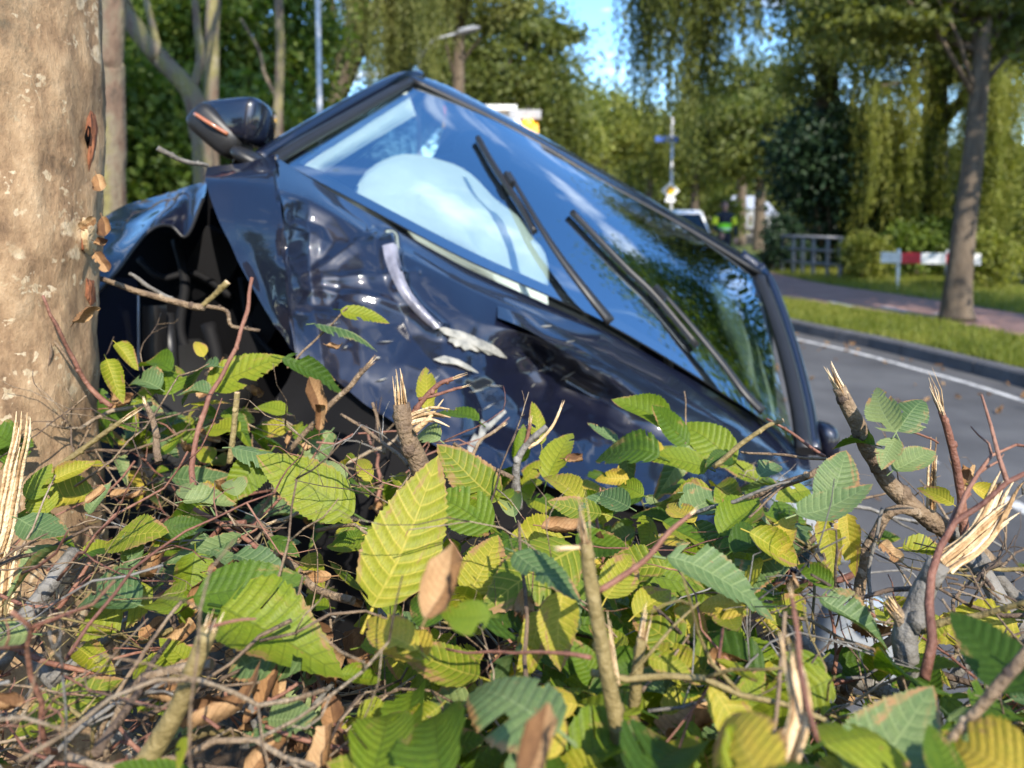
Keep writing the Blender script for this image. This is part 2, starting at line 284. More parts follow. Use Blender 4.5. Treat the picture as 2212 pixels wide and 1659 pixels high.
M['redtwig'] = noise_mat('red_twig_bark', [(.2, (.07,.028,.02)), (.5, (.17,.075,.05)), (.85, (.28,.15,.10))], 40, 6, .6, .3, 200, rnd=.4)
M['greytwig'] = noise_mat('grey_twig_bark', [(.2, (.05,.045,.04)), (.5, (.13,.12,.105)), (.85, (.26,.25,.23))], 30, 8, .65, .4, 150, rnd=.4)
M['olivetwig'] = noise_mat('olive_twig_bark', [(.2, (.06,.045,.02)), (.5, (.17,.13,.05)), (.85, (.28,.22,.10))], 30, 8, .65, .4, 150, rnd=.3)
M['wood'] = noise_mat('fresh_split_wood', [(.15, (.20,.11,.045)), (.45, (.46,.31,.16)), (.8, (.70,.55,.35))], 60, 6, .8, .4, 200, rnd=.7)
M['leaf_g'] = leaf_mat('leaf_green', [(.0, (.04,.085,.010)), (.35, (.085,.15,.012)), (.7, (.15,.205,.014)), (1, (.23,.25,.02))], (1.9,1.9,.45), .18, lightv=False, crisp=1.3)
M['leaf_y'] = leaf_mat('leaf_lime', [(.0, (.12,.165,.012)), (.4, (.21,.235,.016)), (.75, (.32,.29,.03)), (1, (.45,.33,.045))], (1.7,1.6,.45), .42)
M['leaf_b'] = leaf_mat('leaf_bluegreen', [(.0, (.05,.095,.030)), (.5, (.095,.15,.055)), (1, (.18,.22,.08))], (1.5,1.8,.6), .30, .36, .2)
M['leaf_d'] = leaf_mat('leaf_dry', [(.0, (.10,.048,.022)), (.5, (.28,.15,.065)), (1, (.46,.30,.155))], (1.2,1.0,.7), 0, .75, .15, 1.6, lightv=False)
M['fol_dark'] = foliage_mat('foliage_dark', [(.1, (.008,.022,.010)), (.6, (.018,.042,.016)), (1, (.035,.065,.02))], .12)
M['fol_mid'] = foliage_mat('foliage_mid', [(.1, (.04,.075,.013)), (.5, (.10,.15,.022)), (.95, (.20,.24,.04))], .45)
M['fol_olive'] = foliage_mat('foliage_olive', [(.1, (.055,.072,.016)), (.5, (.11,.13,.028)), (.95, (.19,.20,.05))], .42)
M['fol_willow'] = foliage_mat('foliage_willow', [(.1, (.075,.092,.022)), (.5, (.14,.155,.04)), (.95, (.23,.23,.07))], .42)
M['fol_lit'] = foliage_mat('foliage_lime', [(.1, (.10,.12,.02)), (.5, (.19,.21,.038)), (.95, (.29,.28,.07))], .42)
# windscreen: mirror-like fresnel over clear, slightly green glass
def glass(name, tint, ior, rough=.0, base=0.0, refl=(1, 1, 1)):
    m, nt, n, l, b = nodes(name); out = n['Material Output']; n.remove(b); fr = n.new('ShaderNodeFresnel'); fr.inputs[0].default_value = ior
    t = n.new('ShaderNodeBsdfTransparent'); t.inputs[0].default_value = (*tint, 1); g = n.new('ShaderNodeBsdfGlossy'); g.inputs['Roughness'].default_value = rough; g.inputs['Color'].default_value = (*refl, 1)
    a = n.new('ShaderNodeMath'); a.operation = 'ADD'; a.inputs[1].default_value = base; a.use_clamp = True; l.new(fr.outputs[0], a.inputs[0])
    x = n.new('ShaderNodeMixShader'); l.new(a.outputs[0], x.inputs[0]); l.new(t.outputs[0], x.inputs[1]); l.new(g.outputs[0], x.inputs[2]); l.new(x.outputs[0], out.inputs[0])
    return m
M['glass'] = glass('windscreen_glass', (.80,.92,.89), 1.9, .003, .35, (.80, .91, 1.0))
M['sideglass'] = glass('dark_side_glass', (.25,.30,.30), 1.6)
M['lens'] = plain('clear_lens', (.26,.28,.30), .12, coat=1)
M['orange'] = plain('orange_lens', (.42,.15,.07), .25, coat=1)
M['skin'] = plain('skin', (.48,.27,.20), .6)
M['navycloth'] = plain('dark_uniform', (.012,.016,.03), .85)
M['vest'] = plain('hi_vis_green', (.28,.85,.02), .7)
M['vesty'] = plain('hi_vis_yellow', (.80,.85,.03), .7)
M['hair'] = plain('short_hair', (.10,.05,.03), .8)
M['amber'], nt, n, l, b = nodes('lit_amber_lamp'); setp(b, (.8,.35,.02), .3); b.inputs['Emission Color'].default_value = (1, .45, .02, 1); b.inputs['Emission Strength'].default_value = 2.2
# ------------------------------------------------------------------ setting
def ribbon(name, A, B, z, mat, kind='structure', n=6, thick=0):
    a = cr_interp([(x, y, z) for x, y in A], n); b = cr_interp([(x, y, z) for x, y in B], n); m = 5; g = []
    for p, q in zip(a, b): g.append([p.lerp(q, k / m) for k in range(m + 1)])
    mb = MB(); mb.grid(g, True)
    return build(name, mb, mat, kind=kind)
mb = MB(); g = []
for i in range(41):
    r_ = []
    for j in range(41):
        x = -600 + 1200 * j / 40; y = -300 + 1500 * i / 40; r_.append((x, y, -0.02))
    g.append(r_)
mb.grid(g, True); build('ground', mb, M['soil'], kind='structure')
KERB = [(4.2,-6), (4.45,0), (4.65,3), (4.70,5), (4.65,6.6), (4.5,7.53), (4.29,8.58), (3.95,9.63), (3.62,10.9), (3.2,12.6), (2.8,15.5), (2.6,20), (2.7,27), (3.4,40), (6,70)]
NEAR = [(2.7,-6), (2.4,-2), (2.0,0), (1.65,.75), (1.25,1.2), (.8,1.6), (.3,2.1), (-.5,3.2), (-1.3,5), (-2.1,7.5), (-2.8,10.5), (-3.4,15), (-3.6,22), (-3.0,38), (-1,70)]
SC = lambda A: [(x * .978, y * .976) for x, y in A]
KERB = SC(KERB); NEAR = SC(NEAR)
def offset(A, d):
    out = []
    for i, (x, y) in enumerate(A):
        a = A[max(i-1, 0)]; b = A[min(i+1, len(A)-1)]; t = Vector((b[0]-a[0], b[1]-a[1])).normalized(); out.append((x + t.y * d, y - t.x * d))
    return out
ribbon('road', NEAR, KERB, 0.0, M['asphalt'])
ribbon('road_edge_line', offset(KERB, -.40), offset(KERB, -.325), 0.004, M['paint'])
mid = cr_interp([(2.35,-3,.004), (2.62,1.5,.004), (2.68,3,.004), (2.6,4.2,.004), (2.45,5,.004), (1.6,7.5,.004), (.7,11,.004), (0,16,.004), (-.3,24,.004)], 12)
for i in range(2, len(mid) - 8, 13):
    mb = MB(); pts = mid[i:i+6]; mb.grid([[p + Vector((-.05,0,0)), p + Vector((.05,0,0))] for p in pts]); build('centre_line_dash', mb, M['paint'], kind='structure')
# raised kerb of single stones
ks = cr_interp([(x, y, 0) for x, y in KERB], 14); kroot = empty('kerb', (4, 8, 0), None, None); tag(kroot, kind='structure')
acc = [0]
for a, b in zip(ks[:-1], ks[1:]): acc.append(acc[-1] + (b - a).length)
def along(s):
    for i in range(len(acc) - 1):
        if acc[i+1] >= s: return ks[i].lerp(ks[i+1], (s - acc[i]) / max(1e-6, acc[i+1] - acc[i]))
    return ks[-1]
s = 5.0
while s < 38:
    a, b = along(s + .006), along(s + .994); t = (b - a).normalized(); nn = Vector((t.y, -t.x, 0)); mb = MB()
    prof = [(0.0, -.05), (0.018, .112), (.04, .135), (.16, .135), (.16, -.05)]
    jit = random.uniform(-.004, .004)
    g = [[q + nn * (u + jit) + Vector((0, 0, v)) for u, v in prof] for q in (a, (a + b) / 2 + (along(s + .5) - (a + b) / 2), b)]
    mb.grid(g, False); mb.poly([p for p in g[0]]); mb.poly(list(reversed(g[-1])))
    build('kerb_stone', mb, M['kerb'], kroot); s += 1.0
PN = [(5.2,-6), (5.7,0), (6.0,5), (6.1,8.7), (5.9,10.3), (5.25,12.0), (4.64,13.5), (4.2,16), (4.1,20), (4.6,28), (6.5,45), (10,75)]
PF = [(8.2,-6), (8.4,0), (8.2,6), (7.6,10.3), (7.3,13.1), (6.75,15.9), (6.75,18.5), (6.9,21.2), (7.3,25), (8.2,32), (10,48), (13,75)]
PN = SC(PN); PF = SC(PF)
ribbon('grass_verge', offset(KERB, .158), SC([(5.2,-6), (5.7,0), (6.0,3), (6.05,5), (6.1,7), (6.1,8.7), (5.9,10.3), (5.7,11), (5.25,12.0), (4.64,13.5), (4.3,15.5), (4.1,20), (4.6,28), (6.5,45), (10,75)]), 0.122, M['grass'])
ribbon('cycle_path', PN, PF, 0.126, M['path'])
ribbon('grass_bank', PF, [(30,-6), (30,0), (30,6), (30,10), (30,13), (30,16), (30,19), (30,21), (30,25), (30,32), (32,48), (35,75)], 0.122, M['grass'])
for (px, py) in ((1833,656), (1953,668), (2075,683)):
    c = onz(px, py, .13); mb = MB(); mb.poly([c + Vector((-.16,-.35,.001)), c + Vector((-.04,-.35,.001)), c + Vector((-.10,.35,.001)), c + Vector((-.22,.35,.001))]); build('path_dash', mb, M['paint'], kind='structure')
def blades(name, area, nb, h, mat, z, seed):
    r = np.random.default_rng(seed); c = []
    while len(c) < nb:
        k = area(r)
        if k is not None: c.append((k[0], k[1], z))
    c = np.array(c); a = r.uniform(0, 2*np.pi, nb); hh = h * r.uniform(.4, 1.3, nb); w = .006 + .004 * r.random(nb); t = r.normal(0, .35, (nb, 2)) * hh[:, None]
    d = np.stack([np.cos(a) * w, np.sin(a) * w, 0*a], 1); tip = c + np.stack([t[:,0], t[:,1], hh], 1)
    v = np.stack([c - d, c + d, tip], 1).reshape(-1, 3); f = np.arange(nb*3).reshape(-1, 3)
    return tag(link(name, fast_mesh(name, v, f, 3), mat), kind='stuff')
def between(A, B, y0, y1):
    ya = np.array([p[1] for p in A]); xa = np.array([p[0] for p in A]); yb = np.array([p[1] for p in B]); xb = np.array([p[0] for p in B])
    def f(r):
        y = y0 + (y1 - y0) * r.random() ** 1.3; a, b = np.interp(y, ya, xa), np.interp(y, yb, xb); return (a + (b - a) * r.random(), y)
    return f
blades('grass', between(offset(KERB, .18), PN, 4.5, 16), 26000, .075, M['blade'], .12, 3)
blades('grass', between(PF, [(p[0] + 3.4, p[1]) for p in PF], 8, 24), 16000, .13, M['blade'], .12, 4)
# ------------------------------------------------------------------ trees
def diamonds(c, size, r, hang=0.0, aspect=.5):
    n = len(c); a = r.normal(size=(n, 3)); a[:, 2] -= hang * 3; a /= np.linalg.norm(a, axis=1)[:, None]
    b = r.normal(size=(n, 3)); b -= a * (a * b).sum(1)[:, None]; b /= np.linalg.norm(b, axis=1)[:, None]
    s = size * r.uniform(.6, 1.3, n)[:, None]; a = a * s * .5; b = b * s * .5 * aspect
    return np.stack([c - a, c + b - a*.1, c + a, c - b - a*.1], 1).reshape(-1, 3)
def leafobj(name, v, mat, parent):
    base = np.array(MW[parent].translation); f = np.arange(len(v)).reshape(-1, 4)
    o = link(name, fast_mesh(name, v - base, f, 4), mat, parent); return o
def crown_pts(center, rad, n, r, clumps=60, tight=.22, low=-1.0):
    cc = r.normal(size=(clumps, 3)); cc /= np.linalg.norm(cc, axis=1)[:, None]; cc *= (r.random((clumps, 1)) ** .33) * .95
    cc = cc[cc[:, 2] > low]; k = r.integers(0, len(cc), n)
    rr = np.array(rad) * tight * (.6 + .8 * r.random((len(cc), 1)))
    p = cc[k] * np.array(rad) + r.normal(size=(n, 3)) * rr[k] * np.array([1, 1, .7])
    return p + np.array(center), cc * np.array(rad) + np.array(center)
def trunk_mb(pts, rad, n=10, knots=True):
    p = cr_interp(pts, 6); q = []; m = len(p)
    rr = [np.interp(i / (m - 1), np.linspace(0, 1, len(rad)), rad) * (1 + .05 * noise.noise(Vector((i * .35, rad[0] * 90, 0)))) for i in range(m)]
    mb = MB(); mb.tube(p, rr, n); return mb, p
def tree(name, label, base, pts, rad, crowns, mat, barkm, size, group=None, seed=1, limbs=7, hang=0., cat='tree', aspect=.55, fork=None):
    r = np.random.default_rng(seed); root = empty(name, base, label, cat, group)
    mb, p = trunk_mb(pts, rad)
    if fork:
        for fp, fr in fork: mb.tube(cr_interp(fp, 5), [np.interp(i / (5*(len(fp)-1)), [0, 1], fr) for i in range(5*(len(fp)-1)+1)], 8)
    vs_ = []; top = p[-1]
    for (c, rad3, n, cl) in crowns:
        q, cc = crown_pts(c, rad3, n, r, cl); vs_.append(diamonds(q, size, r, hang, aspect))
        for k in range(min(limbs, len(cc))):
            e = Vector(cc[k]); s_ = p[int(len(p) * random.uniform(.6, .98))]; midp = (s_ + e) / 2 + Vector((0, 0, .12 * (e - s_).length))
            mb.tube([s_, midp, e], [rad[-1] * .55, rad[-1] * .32, rad[-1] * .1], 5)
    build('trunk', mb, barkm, root)
    leafobj('crown', np.concatenate(vs_), mat, root); return root
def fronds(root, origins, lens, r, step=.10, size=.14, mat=None, sway=.12, name='hanging_fronds'):
    vs_ = []; mb = MB()
    for o, L in zip(origins, lens):
        n = int(L / step); t = np.linspace(0, 1, n)[:, None]; d = r.normal(0, sway, 2) * .6
        line = np.array(o) + np.concatenate([d[0] * t**1.5 + .03 * np.sin(9*t + o[0]), d[1] * t**1.5, -L * t], 1)
        k = np.repeat(line, 3, axis=0) + r.normal(0, .035, (n*3, 3)); a = np.tile([0, 0, -1.], (len(k), 1)) + r.normal(0, .45, (len(k), 3)); a /= np.linalg.norm(a, axis=1)[:, None]
        b = r.normal(size=(len(k), 3)); b -= a * (a*b).sum(1)[:, None]; b /= np.linalg.norm(b, axis=1)[:, None]; s = size * r.uniform(.6, 1.2, len(k))[:, None]
        a *= s * .5; b *= s * .11; vs_.append(np.stack([k - a, k + b, k + a, k - b], 1).reshape(-1, 3))
    return leafobj(name, np.concatenate(vs_), mat or M['fol_willow'], root)
def willow(label, base, pts, rad, curtains, crowns, mat, cmat, seed, group='weeping willows along the road'):
    r = np.random.default_rng(seed); root = empty('willow_tree', base, label, 'tree', group)
    mb, p = trunk_mb(pts, rad); org = []; ln = []
    for (x0, x1, y0, y1, zt, zb, n) in curtains:
        # fronds hang in bundles from the same twig
        nb = max(2, n // 14); bx = r.uniform(x0, x1, nb); by = r.uniform(y0, y1, nb); bz = zt + r.normal(0, .35, nb); bl = (zt - zb) * r.uniform(.65, 1.08, nb)
        for k in range(n):
            i = r.integers(0, nb); org.append((bx[i] + r.normal(0, .16), by[i] + r.normal(0, .2), bz[i] + r.normal(0, .15))); ln.append(max(.4, bl[i] * r.uniform(.6, 1.05)))
        for i in range(min(nb, 8)):
            s_ = p[int(len(p) * random.uniform(.55, .98))]; e = Vector((bx[i], by[i], bz[i])); mb.tube([s_, (s_ + e) / 2 + Vector((0,0,.5)), e], [rad[-1]*.6, rad[-1]*.35, .015], 5)
    build('trunk', mb, M['bark3'], root)
    fronds(root, org, ln, r, mat=mat)
    if crowns:
        vs_ = [diamonds(crown_pts(c, q, n, r, cl)[0], .16, r, .35, .32) for (c, q, n, cl) in crowns]; leafobj('crown', np.concatenate(vs_), cmat, root)
    return root
def X(px, d): return (px - W/2) / F * d
def Zy(py, d): return P(W/2, py, d).z
def Yd(d, py=500): return P(W/2, py, d).y
# near woodland trunks on the left
def wood_trunk(label, pxs, d, wpx, seed, crown=True, fork=None, barkm=None):
    pts = [P(px, py, d) for px, py in pxs]; r0 = wpx * d / F / 2; b = pts[0]; base = (b.x, b.y, -.02)
    pts = [Vector((b.x + .02, b.y, -.05))] + pts; e = pts[-1]; dirv = (pts[-1] - pts[-2]).normalized()
    pts += [e + dirv * 2.5 + Vector((0, .2, 0)), e + dirv * 5.2 + Vector((.1, .5, 0))]
    rad = [r0 * 1.25] + [r0 * (1.05 - .03 * i) for i in range(len(pxs))] + [r0 * .7, r0 * .45]
    c = pts[-1]; fk = None
    if fork: fk = [([P(*q, d) for q in fp], (fw[0] * d / F / 2, fw[1] * d / F / 2)) for fp, fw in fork]
    return tree('woodland_tree', label, base, pts, rad, [((c.x, c.y + .4, c.z + .3), (1.3, 1.2, 1.1), 5200, 40)], M['fol_mid'], barkm or M['bark2'], .10, 'young trees in the roadside wood', seed, 6, fork=fk)
wood_trunk('slim grey-green trunk just right of the big tan trunk, reddish low down', [(243,460), (243,330), (240,160), (246,0)], 3.4, 55, 11)
wood_trunk('forked young tree leaning left behind the raised wing mirror', [(440,360), (432,290), (412,200), (345,125), (285,50)], 4.9, 42, 12, fork=[([(412,205), (432,130), (424,40), (418,-40)], (22, 14)), ([(345,125), (325,40), (310,-30)], (20, 12))])
wood_trunk('straight grey trunk seen directly above the wing mirror', [(455,300), (456,220), (458,120), (462,0)], 5.9, 31, 13)
wood_trunk('thin sunlit pinkish trunk between the mirror and the lamp post', [(602,300), (602,210), (606,100), (602,0)], 7.6, 20, 14, fork=[([(600,215), (572,160), (560,110), (520,40)], (10, 5))])
def shrub(label, px, py0, py1, d, wpx, n, mat, seed, size=.11, cat='shrub', name='woodland_shrub', group='shrubs of the roadside wood', dy=1.0, low=-.95, cl=None):
    z1 = Zy(py0, d); z0 = max(.0, Zy(py1, d)); x = X(px, d); y = Yd(d, (py0 + py1) / 2); r = np.random.default_rng(seed); root = empty(name, (x, y, -.02), label, cat, group)
    c = (x, y, (z0 + z1) / 2); rad = (wpx * d / F / 2, dy, (z1 - z0) / 2)
    p, cc = crown_pts(c, rad, n, r, cl or 70, .2, low); leafobj('foliage', diamonds(p, size, r, .1, .6), mat, root); mb = MB()
    for k in range(7):
        e = Vector(cc[k]); mb.tube([Vector((x + random.uniform(-.3, .3), y, -.05)), Vector((x, y, z0)).lerp(e, .55), e], [.05, .03, .008], 5)
    build('stems', mb, M['bark3'], root); return root
for i, (lab, px, a, b, d, w, n, m) in enumerate([
    ('dark leafy shrub filling the gap between the two left trunks', 330, 170, 640, 9.0, 300, 11000, 'fol_mid'),
    ('bushy green shrub behind the straight grey trunk', 520, 150, 600, 9.6, 300, 11000, 'fol_mid'),
    ('tall shrub at the far left behind the big tan trunk', 120, 0, 600, 8.2, 380, 9000, 'fol_mid'),
    ('leafy shrub below the white lamp post left of the car roof', 700, 205, 520, 12.5, 300, 9000, 'fol_mid'),
    ('upper dark green bush behind the forked young tree', 360, -110, 330, 11, 420, 12000, 'fol_mid'),
    ('bright leafed bush high up beside the thin pinkish trunk', 575, -110, 270, 12, 330, 11000, 'fol_mid')]):
    shrub(lab, px, a, b, d, w, n, M[m], 30 + i, .12, dy=1.1)
# dense thicket behind the shrubs (nobody could count it)
r = np.random.default_rng(5); q = np.concatenate([crown_pts((x, 15 + (x + 9) * .35, 2.6), (2.2, 1.0, 3.2), 9000, r, 50, .22)[0] for x in (-15, -12.6, -10.2, -8.2, -6.4)])
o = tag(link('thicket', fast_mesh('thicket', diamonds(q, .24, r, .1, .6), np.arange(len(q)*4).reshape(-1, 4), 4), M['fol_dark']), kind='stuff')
# weeping willows beyond the car
d = 17; willow('weeping willow with a straight curtain of fronds just right of the white lamp post', (X(800,d)-1, Yd(d), 0), [(X(800,d)-1, Yd(d), -.1), (X(800,d)-.9, Yd(d), 3), (X(820,d)-.3, Yd(d), 7)], [.3, .26, .15],
    [(X(690,d), X(960,d), Yd(d)-1.2, Yd(d)+1, Zy(-120,d), Zy(215,d), 330), (X(690,d), X(900,d), Yd(d)-.2, Yd(d)+1.6, Zy(-30,d), Zy(280,d), 220)], [((X(820,d), Yd(d)+.5, Zy(-140,d)), (2.0,1.6,1.2), 6000, 40)], M['fol_willow'], M['fol_olive'], 41)
d = 27; tree('roadside_tree', 'broad bushy tree standing just left of the pale gap of sky', (X(1060,d), Yd(d), 0), [(X(1060,d), Yd(d), -.1), (X(1060,d), Yd(d), 3), (X(1050,d), Yd(d), 6.5)], [.3, .25, .14],
    [((X(1080,d), Yd(d), Zy(200,d)), (2.9, 2.2, 2.7), 17000, 75), ((X(960,d), Yd(d)+1, Zy(110,d)), (2.6, 2.2, 2.6), 12000, 60), ((X(1165,d), Yd(d)-.5, Zy(75,d)), (1.35, 1.2, 1.0), 3000, 22), ((X(1190,d), Yd(d), Zy(320,d)), (1.5, 1.5, 1.6), 5000, 30)], M['fol_olive'], M['bark3'], .21, None, 42)
d = 19; tree('roadside_tree', 'feathery tree top showing sky above the bushy tree', (X(1000,d), Yd(d), 0), [(X(985,d), Yd(d), -.1), (X(990,d), Yd(d), 4), (X(1000,d), Yd(d), 8)], [.2, .17, .1],
    [((X(1040,d), Yd(d), Zy(0,d)), (1.5, 1.2, .9), 4200, 34), ((X(960,d), Yd(d), Zy(-40,d)), (1.2, 1.2, 1.0), 4000, 30)], M['fol_willow'], M['bark3'], .15, None, 43, hang=.2)
for i, (lab, px, py, d, wx, hz, n, m) in enumerate([
    ('sunlit yellow-green tree under the pale gap of sky', 1300, 300, 42, 2.6, 3.6, 8000, 'fol_lit'),
    ('lower lime tree beside the truck with the amber lamp', 1225, 330, 36, 1.8, 2.6, 6000, 'fol_lit'),
    ('olive tree behind the blue street sign', 1400, 330, 46, 2.8, 4.0, 8000, 'fol_olive'),
    ('far mid-green tree above the white van', 1500, 330, 40, 2.4, 4.2, 9000, 'fol_lit'),
    ('spreading tree with branches over the officer', 1640, 320, 32, 3.0, 3.0, 12000, 'fol_olive'),
    ('round tree left of the dark evergreen bush', 1600, 240, 38, 2.8, 3.6, 9000, 'fol_olive')]):
    x = X(px, d); y = Yd(d); z = Zy(py, d)
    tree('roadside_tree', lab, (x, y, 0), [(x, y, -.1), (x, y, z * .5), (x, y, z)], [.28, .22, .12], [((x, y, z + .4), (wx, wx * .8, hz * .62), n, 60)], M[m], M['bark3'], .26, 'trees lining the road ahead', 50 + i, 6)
# wooded ridge far away
r = np.random.default_rng(9); q = []
for k in range(86):
    px = 1010 + 16 * k; top = np.interp(px, [1000, 1230, 1290, 1370, 1480, 1760, 1900, 2400], [240, 160, 172, 208, 290, 400, 330, 300]); d = 95 + r.uniform(-8, 8); z = Zy(top, d)
    q.append(crown_pts((X(px, d), Yd(d), z * .5), (2.6, 2.6, z * .5 * r.uniform(.9, 1.02)), 1500, r, 26, .24)[0])
q = np.concatenate(q); tag(link('far_wood', fast_mesh('far_wood', diamonds(q, .6, r, 0, .7), np.arange(len(q)*4).reshape(-1, 4), 4), M['fol_olive']), kind='stuff')
# big willow hanging into the upper middle
d = 13; willow('big dark willow whose long fronds hang beside the gap of sky', (X(1835,20), 21.5, 0), [(X(1835,20), 21.5, -.1), (X(1815,20), 21, 4), (X(1760,18), 18.5, 7.5), (X(1600,14), 14.5, 9.5)], [.4, .34, .26, .14],
    [(X(1375,d), X(1590,d), Yd(d)-1, Yd(d)+1, Zy(-170,d), Zy(190,d), 300), (X(1400,d), X(1585,d), Yd(d)-.5, Yd(d)+1, Zy(-100,d), Zy(330,d), 150), (X(1290,d), X(1370,d), Yd(d)-.5, Yd(d)+1, Zy(-110,d), Zy(20,d), 14), (X(1700,d), X(1840,d), Yd(d)-.5, Yd(d)+2, Zy(-170,d), Zy(150,d), 150), (X(1590,d), X(1700,d), Yd(d)-.5, Yd(d)+1, Zy(-130,d), Zy(50,d), 36)],
    [((X(1500,d), Yd(d), Zy(-170,d)), (1.5, 1.2, .9), 4500, 30), ((X(1760,d), Yd(d)+1, Zy(-120,d)), (1.5, 1.2, 1.0), 5000, 30)], M['fol_olive'], M['fol_olive'], 44)
d = 19; willow('willow on the right with sunlit yellow curtains behind the leaning trunk', (X(2080,d), Yd(d)+1.5, 0), [(X(2080,d), Yd(d)+1.5, -.1), (X(2080,d), Yd(d)+1.5, 3), (X(2060,d), Yd(d)+1, 7)], [.45, .38, .2],
    [(X(1935,d), X(2050,d), Yd(d)-2.6, Yd(d)-1.8, Zy(190,d), Zy(565,d), 190), (X(2125,d), X(2260,d), Yd(d)-3, Yd(d)-1.5, Zy(200,d), Zy(590,d), 240), (X(1840,d), X(1960,d), Yd(d)-1, Yd(d)+.5, Zy(190,d), Zy(540,d), 150), (X(2040,d), X(2140,d), Yd(d)-1, Yd(d)+.5, Zy(180,d), Zy(570,d), 150)],
    [((X(1960,d), Yd(d), Zy(80,d)), (2.4, 1.8, 1.6), 14000, 70), ((X(2200,d), Yd(d)-.5, Zy(90,d)), (2.0, 1.8, 1.8), 11000, 60), ((X(1800,d), Yd(d)+.5, Zy(110,d)), (1.7, 1.6, 1.5), 9000, 50), ((X(2080,d), Yd(d), Zy(-30,d)), (3.0, 2.0, 1.3), 9000, 60)], M['fol_lit'], M['fol_olive'], 45)
# dark evergreen and plants by the bridge
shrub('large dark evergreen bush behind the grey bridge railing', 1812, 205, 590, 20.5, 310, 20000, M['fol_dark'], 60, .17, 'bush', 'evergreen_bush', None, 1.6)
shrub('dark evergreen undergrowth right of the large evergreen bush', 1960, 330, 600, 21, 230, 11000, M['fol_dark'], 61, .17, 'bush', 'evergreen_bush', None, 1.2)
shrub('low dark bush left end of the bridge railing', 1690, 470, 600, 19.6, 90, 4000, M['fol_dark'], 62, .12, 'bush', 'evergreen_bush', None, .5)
shrub('leafy weed clump between the railing and the striped barrier', 1865, 500, 612, 16.8, 110, 3600, M['fol_lit'], 63, .10, 'plant', 'weed_clump', None, .4)
shrub('pale grassy clump behind the leaning trunk at the barrier end', 2130, 500, 640, 14.6, 130, 3200, M['fol_lit'], 64, .10, 'plant', 'weed_clump', None, .4)
shrub('dark green hedge bush beyond the striped barrier', 2010, 470, 610, 17.5, 220, 5200, M['fol_mid'], 65, .12, 'bush', 'roadside_bush', None, .5)
shrub('bright bush at the right edge of the grass bank', 2290, 430, 650, 15.5, 220, 5200, M['fol_lit'], 66, .12, 'bush', 'roadside_bush', None, .6)
shrub('yellow-green bush in front of the far houses', 1560, 420, 520, 34, 90, 2600, M['fol_lit'], 67, .2, 'bush', 'roadside_bush', None, .8)
# leaning tree by the cycle path
d = depth((6.04, 10.07, .13)); rt = [P(2066, 690, d), P(2068, 640, d), P(2082, 500, d), P(2103, 330, d), P(2117, 170, d), P(2128, 0, d), P(2136, -130, d)]
tree('path_tree', 'leaning brown trunk between the grass verge and the red cycle path', (6.04, 10.07, .12), rt, [.24, .185, .150, .128, .115, .10, .08],
    [((rt[-1].x + .2, rt[-1].y + .3, rt[-1].z + 1.2), (2.1, 1.8, 1.4), 15000, 70), ((rt[5].x - 1.2, rt[5].y + .3, rt[5].z - .1), (1.3, 1.0, .55), 3600, 26), ((rt[5].x + .4, rt[5].y + .3, rt[5].z - .3), (.9, .9, .5), 2200, 20)], M['fol_olive'], M['bark3'], .13, None, 70, 8)
# trees just outside the frame on the right (the windscreen mirrors them)
for i, (x, y, z, a) in enumerate([(8.9, 7.3, 7.0, 2.1), (11.8, -.6, 6.4, 2.7)]):
    tree('roadside_tree', ('tree beyond the right edge beside the cycle path', 'second tree beyond the right edge, nearer to the hedge')[i], (x, y, .12), [(x, y, .05), (x, y, 2.4), (x + .1, y, z)], [.22, .19, .12], [((x, y, z), (a, a, 3.5), 20000, 90)], M['fol_mid'], M['bark3'], .16, 'trees lining the road ahead', 80 + i, 6)
for i, (x, y, h, a, lab) in enumerate([(-9, -11, 3.2, 3.4, 'broad tree behind the camera on the left'), (-2.5, -14, 3.4, 3.6, 'broad tree straight behind the camera'), (5, -13, 3.0, 3.3, 'broad tree behind the camera on the right'), (12, -8, 3.4, 3.4, 'broad tree behind the camera far to the right'), (-14, -2, 3.6, 3.4, 'broad tree far left of the camera')]):
    tree('garden_tree', lab, (x, y, 0), [(x, y, -.05), (x, y, 1.6), (x, y, h)], [.25, .2, .1], [((x, y, h), (a, a * .8, 2.6), 9000, 60)], M['fol_dark'] if i % 2 else M['fol_mid'], M['bark3'], .26, 'trees behind the camera', 90 + i, 5)
# ------------------------------------------------------------------ street furniture and vehicles far off
V = Vector
def lamp(label, px, d, r, arm=None, top=8.0, base_z=0.0):
    x, y = X(px, d), Yd(d, 300); root = empty('street_lamp', (x, y, base_z), label, 'street lamp', 'street lamps')
    mb = MB(); mb.tube([(x, y, base_z - .05), (x, y, 1.2), (x, y, 1.25), (x, y, top)], [r * 1.5, r * 1.5, r * 1.1, r * .8], 10); build('pole', mb, M['railgrey'] if arm else M['metal'], root)
    a0, a1 = arm if arm else ((x, y, top), (x + 1.6, y - .1, top + .25))
    a0, a1 = V(a0), V(a1); mb = MB(); mb.tube([V((x, y, top - .4)), a0.lerp(a1, .1), a0.lerp(a1, .55)], [r * .6, r * .5, r * .45], 8); build('arm', mb, M['greymetal'], root)
    mb = MB(); dx = (a1 - a0).normalized(); c = a0.lerp(a1, .78); yv = V((0, 1, 0)); zv = dx.cross(yv).normalized() * -1
    mb.ball(c, (a1 - a0).length * .27, .13, .06, dx, yv, zv, 12, 6); hd = build('lamp_head', mb, M['railgrey'], root)
    mb = MB(); mb.box(c - zv * .055, (a1 - a0).length * .16, .09, .012, dx, yv, zv); build('lens', mb, M['lens'], hd)
lamp('straight pale lamp post rising just left of the car roof', 692, 9.5, .034)
